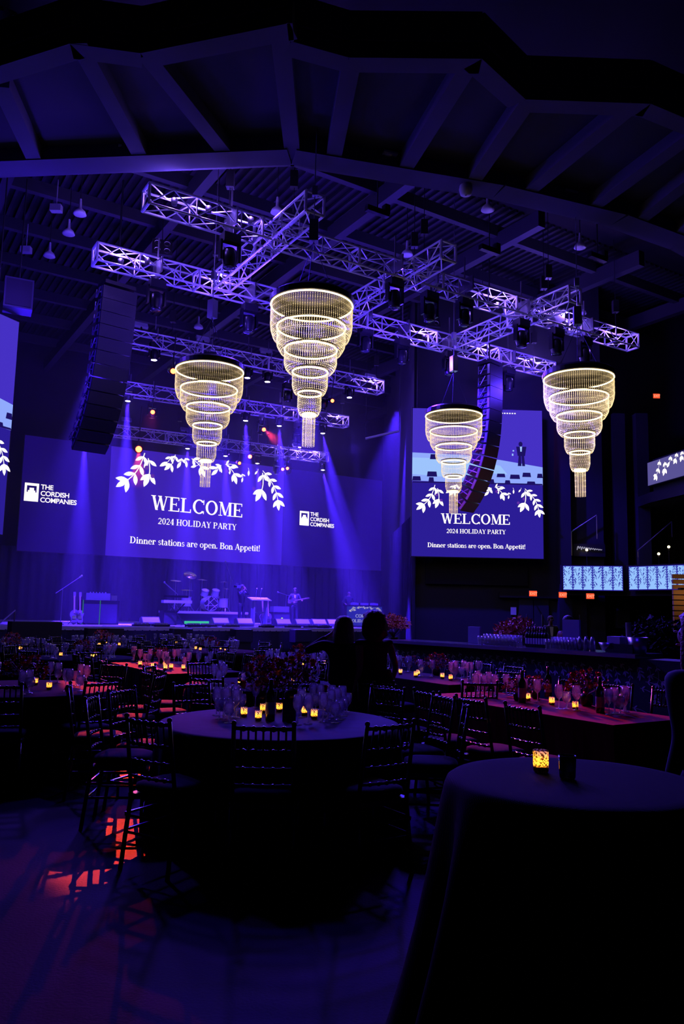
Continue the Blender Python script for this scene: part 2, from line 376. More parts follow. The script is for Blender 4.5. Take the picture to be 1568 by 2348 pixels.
# ------------------------------------------------------------------ lettering (serif strokes) and leaves
def glyph(ch):
    P = []; T, t = .18, .085
    def bar(x0, y0, x1, y1): P.append([(x0, y0), (x1, y0), (x1, y1), (x0, y1)])
    def dg(x0, y0, x1, y1, w): P.append([(x0 - w / 2, y0), (x0 + w / 2, y0), (x1 + w / 2, y1), (x1 - w / 2, y1)])
    def sf(x, y, up=True, h=.12): bar(x - T / 2 - h, y if up else y - .05, x + T / 2 + h, y + .05 if up else y)
    def stem(x, y0, y1, s='tb', w=T):
        bar(x - w / 2, y0, x + w / 2, y1)
        if 't' in s: sf(x, y1, False)
        if 'b' in s: sf(x, y0)
    def arc(cx, cy, rx, ry, a0, a1, tx=T, ty=t, n=14):
        for i in range(n):
            a, b = R(a0 + (a1 - a0) * i / n), R(a0 + (a1 - a0) * (i + 1) / n)
            P.append([(cx + rx * cos(a), cy + ry * sin(a)), (cx + rx * cos(b), cy + ry * sin(b)),
                      (cx + (rx - tx) * cos(b), cy + (ry - ty) * sin(b)), (cx + (rx - tx) * cos(a), cy + (ry - ty) * sin(a))])
    X = .66
    if ch == 'W':
        dg(.16, 1, .42, 0, T); dg(.42, 0, .64, .98, .07); dg(.62, 1, .88, 0, T); dg(.88, 0, 1.1, 1, .07); sf(.16, 1, False, .08); sf(.62, 1, False, .05); sf(1.12, 1, False, .06); adv = 1.26
    elif ch in 'ELF':
        stem(.2, 0, 1)
        if ch == 'E': bar(.2, .93, .74, 1); bar(.2, .47, .55, .53); bar(.69, .78, .75, 1); bar(.53, .38, .58, .62)
        bar(.2, 0, .76, .07); bar(.71, 0, .78, .25); adv = .86
    elif ch in 'CGO':
        if ch == 'O': arc(.5, .5, .46, .52, 0, 360, n=28); adv = 1.0
        else: arc(.52, .5, .47, .52, 42, 320, n=24); bar(.83, .66, .89, 1.0); bar(.83, 0, .89, .2); adv = .97
    elif ch == 'Q': adv = 1
    elif ch == 'M':
        bar(.16, 0, .21, 1); sf(.18, 0, True, .06); dg(.22, 1, .56, .05, T); dg(.56, .05, .86, 1, .06); stem(.92, 0, 1, 'b'); sf(.95, 1, False, .06); bar(.05, .95, .3, 1); adv = 1.12
    elif ch == 'H': stem(.2, 0, 1); stem(.76, 0, 1); bar(.2, .47, .76, .54); adv = .96
    elif ch == 'I': stem(.22, 0, 1); adv = .46
    elif ch == 'D': stem(.2, 0, 1); bar(.2, .94, .45, 1); bar(.2, 0, .45, .06); arc(.42, .5, .46, .5, -90, 90); adv = .97
    elif ch == 'A': dg(.14, 0, .44, 1, .07); dg(.46, 1, .76, 0, T); bar(.24, .3, .66, .36); sf(.12, 0, True, .05); sf(.78, 0, True, .06); adv = .9
    elif ch == 'Y': dg(.14, 1, .44, .45, T); dg(.44, .45, .72, 1, .07); stem(.44, 0, .5, 'b'); sf(.14, 1, False, .06); sf(.74, 1, False, .03); adv = .86
    elif ch in 'PRB':
        stem(.2, 0, 1); bar(.2, .94, .5, 1); arc(.46, .74, .3, .26, -90, 90); bar(.2, .48, .48, .54); adv = .8
        if ch == 'R': dg(.46, .5, .76, 0, T); bar(.7, 0, .9, .05); adv = .88
        if ch == 'B': arc(.48, .26, .34, .27, -90, 90); bar(.2, 0, .48, .06); adv = .86
    elif ch == 'T': stem(.4, 0, 1, 'b'); bar(.03, .93, .77, 1); bar(.03, .76, .08, 1); bar(.72, .76, .77, 1); adv = .8
    elif ch == 'S': arc(.36, .73, .28, .28, 20, 270, .12, .09); arc(.36, .27, .3, .28, -160, 90, .12, .09); adv = .72
    elif ch == '2': arc(.32, .7, .28, .31, -20, 165, .14, .08); dg(.08, .03, .55, .58, .12); bar(.04, 0, .6, .12); adv = .66
    elif ch == '0': arc(.34, .5, .3, .51, 0, 360, .15, .07, 24); adv = .68
    elif ch == '4': stem(.46, 0, 1, 'b'); dg(.06, .3, .44, 1, .07); bar(.03, .26, .66, .33); adv = .7
    elif ch == 'i': stem(.17, 0, X, 'b'); bar(.02, X - .05, .17, X); arc(.17, .87, .09, .1, 0, 360, .09, .1); adv = .36
    elif ch == 'n': stem(.17, 0, X, 'b'); bar(.02, X - .05, .17, X); arc(.4, .42, .24, .25, 0, 150, .14, .08); stem(.57, 0, .44, 'b'); adv = .74
    elif ch == 'r': stem(.17, 0, X, 'b'); bar(.02, X - .05, .17, X); arc(.38, .48, .18, .19, 30, 150, .1, .1); arc(.47, .55, .08, .09, 0, 360, .08, .09); adv = .56
    elif ch == 'e': arc(.32, .33, .29, .35, 0, 320, .14, .07, 22); bar(.08, .33, .6, .38); adv = .64
    elif ch == 'o': arc(.33, .33, .31, .35, 0, 360, .14, .07, 22); adv = .67
    elif ch == 's': arc(.26, .49, .2, .19, 20, 270, .1, .07); arc(.27, .18, .21, .2, -160, 90, .1, .07); adv = .5
    elif ch == 't': stem(.2, .06, .86, ''); bar(.02, X - .06, .42, X); arc(.32, .14, .2, .16, 180, 310, .14, .07); adv = .44
    elif ch == 'a': arc(.28, .46, .22, .22, 0, 160, .14, .07); stem(.44, 0, .5, ''); arc(.26, .19, .23, .21, 0, 360, .12, .06, 18); bar(.44, 0, .62, .06); adv = .62
    elif ch == 'p': stem(.17, -.28, X, 'b'); bar(.02, X - .05, .17, X); arc(.38, .33, .3, .35, -140, 140, .14, .07, 20); adv = .72
    elif ch == '.': arc(.14, .08, .09, .09, 0, 360, .09, .09); adv = .28
    elif ch == '!': P.append([(.06, 1), (.24, 1), (.18, .3), (.12, .3)]); arc(.15, .08, .09, .09, 0, 360, .09, .09); adv = .32
    else: adv = .34
    return P, adv
def text_polys(s, size, cx, by, track=0):
    """polygons of the line, centred on cx, baseline by"""
    out = []; x = 0
    for ch in s:
        P, a = glyph(ch)
        out += [[(x + px, py) for px, py in p] for p in P]; x += a + track
    k = size
    return [[(cx + (px - x / 2) * k, by + py * k) for px, py in p] for p in out]
def leaf(bx, by, ang, L, wd=.36):
    prof = [(0, 0), (.15, .35), (.35, .85), (.55, 1), (.75, .75), (.9, .35), (1, 0)]
    pts = [(a * L, b * L * wd / 2) for a, b in prof] + [(a * L, -b * L * wd / 2) for a, b in reversed(prof[1:-1])]
    return [(bx + x * cos(ang) - y * sin(ang), by + x * sin(ang) + y * cos(ang)) for x, y in pts]
def branch(x0, y0, x1, y1, n, L, bend=.12, wd=.36):
    """leaf pairs along a stem from (x0,y0) to (x1,y1), a leaf at the tip"""
    P = []; dx, dy = x1 - x0, y1 - y0; ln = math.hypot(dx, dy)
    L = min(L, ln * .8)
    def pt(t): o = sin(pi * t) * bend * ln; return (x0 + dx * t - dy / ln * o, y0 + dy * t + dx / ln * o)
    tmax = 1 - L * .9 / ln; w = L * .035
    prev = pt(0)
    for k in range(1, 9):
        q = pt(tmax * k / 8); ex, ey = q[0] - prev[0], q[1] - prev[1]; e = math.hypot(ex, ey) or 1
        nx, ny = -ey / e * w, ex / e * w
        P.append([(prev[0] + nx, prev[1] + ny), (prev[0] - nx, prev[1] - ny), (q[0] - nx, q[1] - ny), (q[0] + nx, q[1] + ny)]); prev = q
    for k in range(n):
        t = tmax * (.1 + .9 * k / max(1, n - 1)); q = pt(t); q2 = pt(t + .02); a = math.atan2(q2[1] - q[1], q2[0] - q[0])
        s = L * (.72 + .28 * k / n)
        P.append(leaf(*q, a + .72, s, wd)); P.append(leaf(*q, a - .72, s * .95, wd))
    q = pt(tmax); a = math.atan2(y1 - q[1], x1 - q[0]); P.append(leaf(*q, a, L * 1.02, wd)); return P
# the garland of the welcome slide in slide units (x 0..1.78, y 0..1 upwards)
def slide(x, y):
    top = 95 + (x - 118) * .09; bot = 770 + (x - 85) * .0545
    return ((x - 100) / 1062 * 1.78, 1 - (y - top) / (bot - top))
GAR = []; BERRY = []
for (a, b, n, L) in [((285, 128), (140, 345), 4, .12), ((306, 160), (292, 335), 2, .12), ((462, 130), (405, 228), 2, .085), ((440, 140), (378, 205), 1, .085),
                     ((500, 150), (478, 212), 1, .08), ((520, 148), (532, 205), 1, .08), ((560, 150), (645, 262), 2, .1), ((625, 160), (560, 205), 1, .06),
                     ((735, 190), (690, 248), 1, .1), ((745, 185), (672, 205), 1, .08), ((790, 190), (845, 300), 2, .1), ((770, 180), (850, 195), 1, .07),
                     ((880, 235), (880, 290), 1, .05), ((918, 195), (922, 245), 0, .08), ((985, 200), (965, 235), 0, .06),
                     ((1015, 225), (978, 408), 2, .13), ((1015, 210), (1132, 468), 5, .1)]:
    GAR += branch(*slide(*a), *slide(*b), n, L * 1.12, wd=.37)
for x, y in ((300, 220), (336, 272), (1006, 300), (960, 332), (786, 220)):
    BERRY.append([(slide(x, y)[0] + .02 * cos(i * pi / 5), slide(x, y)[1] + .02 * sin(i * pi / 5)) for i in range(10)])
def slide_text():
    P = text_polys('WELCOME', .136, .865, .45) + text_polys('2024 HOLIDAY PARTY', .058, .87, .32, .01) + text_polys('Dinner stations are open. Bon Appetit!', .061, .875, .125)
    return P
def polys_mesh(polys, f, z=0):
    mb = MB()
    for k, p in enumerate(polys): mb.add([f(x, y, z) for x, y in p], [tuple(range(len(p)))])
    return mb
class Screen:
    """a flat lit screen: origin at lower left corner, along direction d, upright"""
    def __init__(s, name, label, o, d, W, H, mat, cat='screen', depth=.12):
        s.o = V(o); s.d = V(d).normalized(); s.n = V((s.d.y, -s.d.x, 0)); s.W, s.H = W, H
        s.root = thing(name, label, cat, s.o)
        if cat == 'screen' or True:
            rot = M.Rotation(math.atan2(s.d.y, s.d.x), 3, 'Z')
            MB().box(s.d * W / 2 - s.n * (depth / 2 + .01) + V((0, 0, H / 2)), (W + .06, depth, H + .06), rot).build('casing', mat_led_black, s.root)
        s.rect('display', 0, 0, W, H, mat, 0)
    def f(s, x, y, z=0): return s.d * x + V((0, 0, y)) + s.n * z
    def rect(s, name, x0, y0, x1, y1, mat, z):
        return MB().poly([s.f(x0, y0, z), s.f(x1, y0, z), s.f(x1, y1, z), s.f(x0, y1, z)]).build(name, mat, s.root)
    def art(s, name, polys, mat, x0, y0, k, z=.02):
        return polys_mesh(polys, lambda x, y, zz: s.f(x0 + x * k, y0 + y * k, zz), z).build(name, mat, s.root)
# LED wall behind the stage
LV = 41.6
pL, pR = onv(233, LV), onv(641, LV)
uL, uR = pL.dot(UU), pR.dot(UU); SW = uR - uL; zb = onvy(436, 1286, LV).z; SH = SW / 1.78
mat_ledbg = em('blue screen pixels', (.040, .012, .44), 1.0)
mat_ledside = em('deep blue screen pixels', (.008, .002, .13), 1.0)
u0_, u1_ = onv(28, LV).dot(UU), onv(872, LV).dot(UU)
s1 = Screen('led_wall', 'wide LED wall behind the stage, blue WELCOME slide between two white logos', uv(u0_, LV, zb + .04), UU, u1_ - u0_, SH, mat_ledside)
x0 = uL - u0_
s1.rect('slide', x0, 0, x0 + SW, SH, mat_ledbg, .02)
s1.art('leaf_garland', GAR, mat_white, x0, 0, SH, .04)
mat_berry = em('violet berry pixels', (.12, .03, .38), 1)
s1.art('berries', BERRY, mat_berry, x0, 0, SH, .05)
s1.art('lettering', slide_text(), mat_white, x0, 0, SH, .04)
def sans(txt, size, bold=.0):
    c = bpy.data.curves.new('t', 'FONT'); c.body = txt; c.size = size; c.offset = bold * size; c.align_x = 'LEFT'; c.space_line = .95; c.space_character = .94
    o = bpy.data.objects.new('t', c); col.objects.link(o)
    bpy.context.view_layer.update()
    me = bpy.data.meshes.new_from_object(o.evaluated_get(bpy.context.evaluated_depsgraph_get()))
    vs = [tuple(v.co) for v in me.vertices]; fs = [tuple(p.vertices) for p in me.polygons]
    bpy.data.objects.remove(o); bpy.data.curves.remove(c); bpy.data.meshes.remove(me)
    return vs, fs
def logo(scr, x, y, h, mat):
    """white block emblem and the three lines beside it"""
    w = h * .74; mb = MB()
    def q(x0, y0, x1, y1): mb.poly([scr.f(x + x0 * w, y + y0 * h, .03), scr.f(x + x1 * w, y + y0 * h, .03), scr.f(x + x1 * w, y + y1 * h, .03), scr.f(x + x0 * w, y + y1 * h, .03)])
    q(0, 0, 1, .5); q(0, .5, .16, 1); q(.84, .5, 1, 1); q(.16, .86, .84, 1); q(.24, .5, .76, .6); q(.34, .6, .66, .74)
    mb.build('emblem', mat, scr.root)
    vs, fs = sans('THE\nCORDISH\nCOMPANIES', h * .375, .02)
    MB().add([scr.f(x + w * 1.13 + a, y + h * .72 + b, .03) for a, b, _ in vs], fs).build('logo_lettering', mat, scr.root)
for (px0, py0, px1, py1) in ((54, 1106, 84, 1148), (686, 1171, 705, 1204)):
    lp = onvy(px0, py1, LV); h = (onvy(px0, py0, LV) - lp).z
    logo(s1, lp.dot(UU) - u0_, lp.z - (zb + .04), h, mat_white)

# side screens beside the stage: live picture above, slide below
mat_imag = em('side screen blue pixels', (.024, .012, .30), 1.0)
mat_feed = em('camera picture sky pixels', (.06, .03, .55), 1.0)
mat_feedlit = em('camera picture lit deck pixels', (.28, .40, .98), 1.0)
mat_feedpale = em('camera picture pale deck pixels', (.34, .55, .98), 1.0)
mat_feeddark = em('camera picture dark pixels', (.012, .006, .12), 1.0)
def side_screen(label, p0, d, W, Hh):
    s = Screen('side_screen', label, p0, d, W, Hh, mat_imag)
    k = W / 1.78; yb = k * 1.0                       # slide fills the lower part, the picture the rest
    s.rect('camera_picture', 0, yb, W, Hh, mat_feed, .015)
    s.art('picture_deck', [[(0, 1.03), (1.78, 1.0), (1.78, 1.25), (1.2, 1.34), (.7, 1.40), (0, 1.42)]], mat_feedlit, 0, 0, k, .02)
    s.art('picture_deck_glow', [[(0, 1.12), (.6, 1.08), (.9, 1.16), (1.3, 1.14), (1.2, 1.26), (.7, 1.34), (0, 1.35)]], mat_feedpale, 0, 0, k, .025)
    dk = []
    for (a, b, c_, e) in ((0, 1.03, .12, 1.09), (.2, 1.09, .34, 1.16), (.22, 1.0, .3, 1.08), (1.02, 1.02, 1.12, 1.07), (1.15, 1.1, 1.27, 1.15), (1.33, 1.08, 1.47, 1.14), (1.5, 1.11, 1.62, 1.17), (1.56, 1.01, 1.68, 1.05), (1.26, 1.01, 1.34, 1.06),
                          (1.7, 1.1, 1.78, 1.16), (.75, 1.05, .88, 1.1), (.24, 1.33, .34, 1.4), (0, 1.0, 1.78, 1.02)):
        dk.append([(a, b), (c_, b), (c_ - .01, e), (a + .01, e)])
    # performer in the picture
    dk += [[(1.44, 1.26), (1.49, 1.26), (1.485, 1.42), (1.455, 1.42)], [(1.5, 1.26), (1.54, 1.26), (1.525, 1.42), (1.49, 1.42)],
           [(1.44, 1.40), (1.54, 1.40), (1.56, 1.53), (1.42, 1.53)], [(1.48 + .028 * cos(i * pi / 5), 1.565 + .035 * sin(i * pi / 5)) for i in range(10)]]
    s.art('picture_silhouettes', dk, mat_feeddark, 0, 0, k, .035)
    s.art('picture_bright_shirt', [[(1.475, 1.46), (1.495, 1.46), (1.5, 1.53), (1.47, 1.53)], [(1.36, 1.4), (1.38, 1.4), (1.38, 1.43), (1.36, 1.43)], [(1.37, 1.46), (1.39, 1.46), (1.39, 1.48), (1.37, 1.48)]], mat_feedpale, 0, 0, k, .045)
    s.art('leaf_garland', GAR, mat_white, 0, 0, k, .05)
    s.art('berries', BERRY, mat_berry, 0, 0, k, .055)
    s.art('lettering', slide_text(), mat_white, 0, 0, k, .05)
    s.art('picture_caption', [[(1.22 + q * .035, 1.985), (1.24 + q * .035, 1.985), (1.24 + q * .035, 2.0), (1.22 + q * .035, 2.0)] for q in range(6)], mat_white, 0, 0, k, .05)
    return s
a, b = at(943, 1275, 30.6), at(1246, 1281, 30.6)
dW = (b - a).x; top = at(943, 936, 30.6).z
s_ = side_screen('tall side screen right of the stage, live stage picture above the blue WELCOME slide', (a.x, 30.6, a.z), (1, 0, 0), dW, top - a.z)
for k in (.9, dW - .9): MB().box((k, .5, 2.5), (.1, .75, 3)).build('wall_bracket', mat_black, s_.root)
# the mirrored screen, only its edge in view at the left
dl = V((.40, .917, 0)).normalized(); e1 = at(6, 1226, 21.3); tz = at(38, 748, 21.6).z
s_ = side_screen('tall side screen cut off by the left edge, live picture above leaves', (e1.x - dl.x * dW, e1.y - dl.y * dW, e1.z), dl, dW, tz - e1.z)
for k in (.9, dW - .9): MB().tube(dl * k + V((.1, 0, 5.5)), dl * k + V((.1, 0, 15.4 - e1.z)), .02).build('hanging_cable', mat_black, s_.root)

# leaf-pattern ribbon screens on the balcony fronts
mat_ribbon = em('pale blue ribbon pixels', (.30, .54, 1.0), 1.0)
mat_ribbondark = em('dark blue ribbon pixels', (.02, .01, .35), 1.0)
def ribbon(label, pa, pb, ztop, zbot, n):
    d = V((pb.x - pa.x, pb.y - pa.y, 0)); W = d.length
    s = Screen('ribbon_screen', label, (pa.x, pa.y, zbot), d, W, ztop - zbot, mat_ribbondark)
    H = ztop - zbot; P = []; cw = W / n
    rnd = random.Random(3)
    for i in range(n):
        P.append([(cw * (i + .05), .03 * H), (cw * (i + .95), .03 * H), (cw * (i + .95), .97 * H), (cw * (i + .05), .97 * H)])
    s.art('pale_columns', P, mat_ribbon, 0, 0, 1, .01)
    Q = []
    for i in range(n):
        for k in range(9):
            y = H * (.08 + .1 * k); 
            for sg in (-1, 1):
                Q.append(leaf(cw * (i + .5 + sg * .46), y, pi / 2 - sg * -.5 + (0), .10 * H, .3))
        for k in range(30):
            x = cw * (i + rnd.uniform(.18, .82)); y = H * rnd.uniform(.12, .92); sg = 1 if x > cw * (i + .5) else -1
            Q.append(leaf(x, y, (pi / 2 - sg * rnd.uniform(.3, .7)), .12 * H, .2))
    s.art('leaf_pattern', Q, mat_ribbondark, 0, 0, 1, .02)
    return s
def rib2(label, A, B, n):
    pa, pb = at(*A[0], A[2]), at(*B[0], B[2]); zt = pa.z; zb_ = at(*A[1], A[2]).z
    return ribbon(label, pa, pb, zt, zb_, n)
rib2('pale blue leaf-pattern ribbon screen above the three exit signs', ((1290, 1297), (1290, 1353), 30.5), ((1427, 1293), (1427, 1353), 30.0), 6)
rib2('pale blue leaf-pattern ribbon screen cut off by the right edge', ((1441, 1299), (1441, 1353), 29.8), ((1700, 1283), (1700, 1350), 26.5), 11)
A, B = at(1484, 1062, 30), at(1575, 1037, 27.4); zl = at(1484, 1114, 30).z
s = Screen('ribbon_screen', 'grey ribbon screen with white leaves on the upper balcony', (A.x, A.y, zl), V((B.x - A.x, B.y - A.y, 0)) , (V((B.x - A.x, B.y - A.y, 0))).length * 2.4, A.z - zl, em('grey lilac pixels', (.10, .085, .30), 1.0))
Hh = A.z - zl; P = []
for (x0_, y0_, x1_, y1_, n, L) in ((.85, .95, .45, .18, 3, .3), (1.15, .8, 1.05, .25, 2, .32), (1.55, .95, 1.3, .55, 1, .3), (1.9, 1, 1.7, .6, 2, .26), (2.2, 1, 2.1, .6, 2, .26)):
    P += branch(x0_ * 1.2, y0_, x1_ * 1.2, y1_, n, L, wd=.5)
s.art('leaf_garland', P, mat_white, 0, 0, Hh, .03)
BAL = (A, B, zl)

# ------------------------------------------------------------------ balconies and the wall under them
mat_bal = pm('balcony fascia', (.03, .03, .04), .7)
def quadslab(name, pts, z0, z1, mat): return struct(MB().prism(pts, z0, z1).build(name, mat))
pa, pb, pc = at(1285, 1300, 30.9), at(1432, 1300, 30.4), at(1900, 1290, 25.0)
z1b = at(1290, 1297, 30.5).z; z0b = at(1290, 1353, 30.5).z
quadslab('floor_balcony', [(pa.x, 30.95), (pb.x, 30.45), (pc.x, 25.2), (25.9, 25.2), (25.9, 34.8), (10.6, 34.8), (10.6, 31.2), (pa.x, 31.3)], z0b - .1, z0b + .25, mat_bal)
quadslab('trim_60', [(pa.x, 30.78), (pb.x, 30.28), (pc.x, 24.98), (pc.x, 25.2), (pb.x, 30.45), (pa.x, 30.95)], z0b - .18, z1b + .05, mat_bal)
quadslab('floor_upper_balcony', [(A.x + .2, A.y + .3), (B.x + 1.0, B.y - 4.0), (25.9, 22), (25.9, 34.8), (A.x + .2, 34.8)], zl - .6, zl - .2, mat_bal)
quadslab('trim_61', [(A.x + .25, A.y + .1), (B.x + .95, B.y - 4.0), (B.x + 1.15, B.y - 4.0), (A.x + .45, A.y + .1)], zl - .6, zl + 1.05, mat_bal)
for i, (px, y) in enumerate(((1300, 30.9), (1432, 31.5), (1487, 31.4))):
    p = at(px, 1400, y)
    struct(MB().box((0, 0, 0), (.5, .5, 8.8)).build('trim_%d' % (70 + i), mat_wall, loc=(p.x, y + .4, 5.6 if i else 4.9)))
# railings and stair of the upper tier
def railing(label, pts, zoff=1.05):
    r = thing('railing', label, 'railing', pts[0])
    L = [V(p) - V(pts[0]) for p in pts]
    MB().path([p + V((0, 0, zoff)) for p in L], .025).build('handrail', mat_steel, r)
    for p in L: MB().tube(p - V((0, 0, .45)), p + V((0, 0, zoff)), .02).build('post', mat_steel, r)
railing('thin metal stair railing above the ribbon screen', [at(1310, 1248, 31.2), at(1368, 1210, 31.2)], .5)
railing('sloping dark railing behind the right ribbon screen', [at(1462, 1272, 30.4), at(1540, 1205, 30.4)], .15)
# warm lights among the balcony seats
lamp = thing('table_lamp', '', 'lamp', at(1345, 1261, 31.0), 0, 'tiny warm lamps on the balcony')
MB().ball((0, 0, 0), .055).build('bulb', em('warm bulb', (1, .8, .5), 4, False), lamp, smooth=True)
MB().lathe([(.05, -.12), (.02, -.1), (.02, -.05)], 8).tube((0, 0, -.80), (0, 0, -.06), .015).build('base', mat_black, lamp)
member(lamp, 'tiny warm round lamp on the balcony, {} from the left')
for (x, y) in ((1510, 1270), (1533, 1254)): member(dup(lamp, at(x, y, 30.6), 0), 'tiny warm round lamp on the balcony, {} from the left')
# dimly lit sign above the left ribbon
sg = thing('wall_sign', 'small white cursive sign above the left ribbon screen', 'sign', at(1323, 1262, 31.2))
mbs = MB(); rnd = random.Random(5)
W_ = (at(1380, 1262, 31.2) - at(1323, 1262, 31.2)).x
pts = [V((W_ * i / 40, 0, .13 * abs(sin(i * .9)) * (1.25 - i / 40) + .02)) for i in range(41)]
mbs.path(pts, .018, 4).build('lettering', em('dim white sign', (.45, .43, .6), .6, False), sg)
MB().box((W_ / 2, .08, .02), (W_ + .3, .06, .5)).build('sign_panel', mat_black, sg)

# exit signs
ex = thing('exit_sign', '', 'sign', (0, 0, 0), 0)
MB().box((0, .03, 0), (.34, .05, .24)).build('housing', mat_black, ex)
MB().box((0, 0, 0), (.30, .012, .21)).build('lit_face', em('red exit panel', (1, .09, .03), 1.1, False), ex)
vs, fs = sans('EXIT', .15, .01)
MB().add([(a_ - .13, -.012, b_ - .05) for a_, b_, _ in vs], fs).build('lettering', em('pale exit letters', (1, .35, .2), 1.3, False), ex)
MB().box((0, .3, 0), (.04, .55, .04)).build('bracket', mat_black, ex)
exs = [((1222, 1361), 30.8), ((1290, 1364), 30.2), ((1353, 1367), 30.2)]
for i, ((x, y), Y) in enumerate(exs):
    p = at(x, y, Y); o = ex if i == 0 else dup(ex, p); o.location = p
    o['label'] = ('red lit exit sign over the dark doors, %s of the row of three' % ('leftmost', 'middle one', 'rightmost')[i])
p = at(1505, 908, 34.78); o = dup(ex, p, 0); o['label'] = 'small red exit sign high on the dark right-hand wall'
# doors under the signs
for i, (xa, xb) in enumerate(((1190, 1222), (1224, 1258), (1310, 1345))):
    p, q = at(xa, 1400, 31.35), at(xb, 1400, 31.35)
    o = struct(MB().box((0, 0, 1.15), (q.x - p.x, .08, 2.3)).build('door_%d' % (i + 1), pm('dark door paint', (.03, .03, .05), .5), loc=((p.x + q.x) / 2, 31.38, 0)))
    MB().tube((0, -.08, .9), (0, -.08, 1.7), .02).build('door_handle', mat_steel, o)
p = at(1205, 1380, 31.3)
struct(MB().box((0, 0, 2.42), (3.9, .2, .2)).build('trim_80', mat_black, loc=(p.x + .9, 31.32, 0)))
# wall plate
o = MB().box((0, 0, 0), (.22, .04, .3)).build('wall_switch_panel', pm('white plastic', (.6, .6, .62), .4), loc=at(1177, 1401, 31.4)); tag(o, 'small white panel on the wall beside the dark doors', 'wall panel')
o = MB().box((0, 0, 0), (at(1208, 1310, 31.3).x - at(975, 1310, 31.3).x, .12, at(975, 1293, 31.3).z - at(975, 1341, 31.3).z)).build('acoustic_panel', pm('black acoustic panel', (.008, .008, .01), .9), loc=at(1092, 1317, 31.35)); tag(o, 'long black acoustic panel on the wall under the right side screen', 'wall panel')
# warm-lit slatted wall at the right edge
wl = MB()
for k in range(16): wl.box((0, 0, k * .16), (1.5, .1, .13))
o = wl.build('slatted_wall_panel', pm('timber slats', (.35, .2, .1), .6), loc=(at(1600, 1400, 24).x, 24.0, .5)); tag(o, 'horizontal timber slats glowing orange at the right edge', 'wall panel')
cl = thing('warm_downlight', 'warm downlight under the balcony lighting the slatted wall', 'ceiling light', at(1562, 1352, 23.4))
MB().lathe([(.0, .05), (.1, .05), (.1, 0), (.07, -.01)], 12).build('lamp_body', mat_black, cl); MB().lathe([(.0, -.005), (.07, -.005)], 12).build('lens', em('amber lens', (1, .5, .15), 5, False), cl)
l = light('POINT', 'warm_lamp', V(cl.location) + V((.3, 0, -.15)), 5, (1, .5, .16), size=.06)
# ------------------------------------------------------------------ lighting trusses
def truss(label, P0, P1, size=.52, seg=.62, hang=None):
    P0, P1 = V(P0), V(P1); d = P1 - P0; L = d.length; d.normalize(); up = V((0, 0, 1)); sd = d.cross(up).normalized(); h = size / 2
    r = thing('lighting_truss', label, 'truss', P0, 0, 'aluminium box trusses')
    cs = [sd * a * h + up * b * h for a, b in ((-1, -1), (1, -1), (1, 1), (-1, 1))]
    for c in cs: MB().tube(c, c + d * L, .033, 6).build('chord', mat_alu, r)
    n = max(1, round(L / seg)); s = L / n; mb = MB()
    for k in range(n):
        a, b = d * s * k, d * s * (k + 1)
        if k % 2: a, b = b, a
        for i in range(4):
            c0, c1 = cs[i], cs[(i + 1) % 4]
            mb.tube(c0 + a, c1 + b, .019, 5)
        if k % 2 == 0:
            for i in range(4): mb.tube(cs[i] + a, cs[(i + 1) % 4] + a, .019, 5)
    mb.build('diagonal_bracing', mat_alu, r)
    m = max(1, round(L / 3.05))
    for k in range(m + 1):
        f = MB(); o = d * (L * k / m)
        for i in range(4): f.tube(cs[i] + o, cs[(i + 1) % 4] + o, .04, 6)
        f.tube(cs[0] + o, cs[2] + o, .016, 5)
        f.build('joint_frame', mat_alu, r)
    for t in (hang or []):
        c = MB(); b = d * L * t
        c.tube(b + up * h, b + up * (15.4 - P0.z - (d * L * t).z), .012, 5); c.box(b + up * (h + .9), (.2, .2, .45))
        c.build('chain_hoist', mat_black, r)
    return r
TZ = 11.6
def tp(px, py, z): return onz(px, py, z)
# ends of each truss read off along the stage direction
def trussline(label, pa, pb, hang, z=TZ, vv=None):
    a = onz(*pa, z)
    if vv is None: vv = a.dot(VV)
    ua = a.dot(UU); b = onvy(pb[0], pb[1], vv); ub = b.dot(UU)
    return truss(label, uv(ua, vv, z), uv(ub, vv, b.z if abs(b.z - z) < .8 else z), hang=hang), (ua, ub, vv)
t1, T1 = trussline('long front truss ending at the upper left, highest in the picture', (335, 452), (1450, 785), (.12, .45, .75, .95))
t2, T2 = trussline('long second truss, just below the highest one', (218, 583), (1262, 848), (.2, .8, .95))
t3, T3 = trussline('truss directly behind the second one, first row of stage lamps hanging below', (292, 775), (872, 889), (.15, .7, .98), z=11.2)
t4, T4 = trussline('middle truss over the stage, second row of lamps below it', (275, 890), (793, 968), (.3, .8, .98), z=10.9)
t5, T5 = trussline('lowest truss in front of the big LED screen', (240, 985), (748, 1050), (.3, .7), z=10.3)
# cross pieces between the two front trusses
for i, (a, b, lab) in enumerate((((722, 468), (478, 645), 'short cross truss rising behind the highest truss, leftmost of three'),
                              ((1028, 578), (800, 705), 'short cross truss in the middle of the front grid'), ((1318, 678), (1050, 790), 'short cross truss at the right end of the front grid'))):
    pa = onz(*a, TZ + .0); uu = pa.dot(UU); va = pa.dot(VV)
    truss(lab, uv(uu, va, TZ + .02), uv(uu, T2[2] - .3 if True else 0, TZ + .02), hang=(.2,))
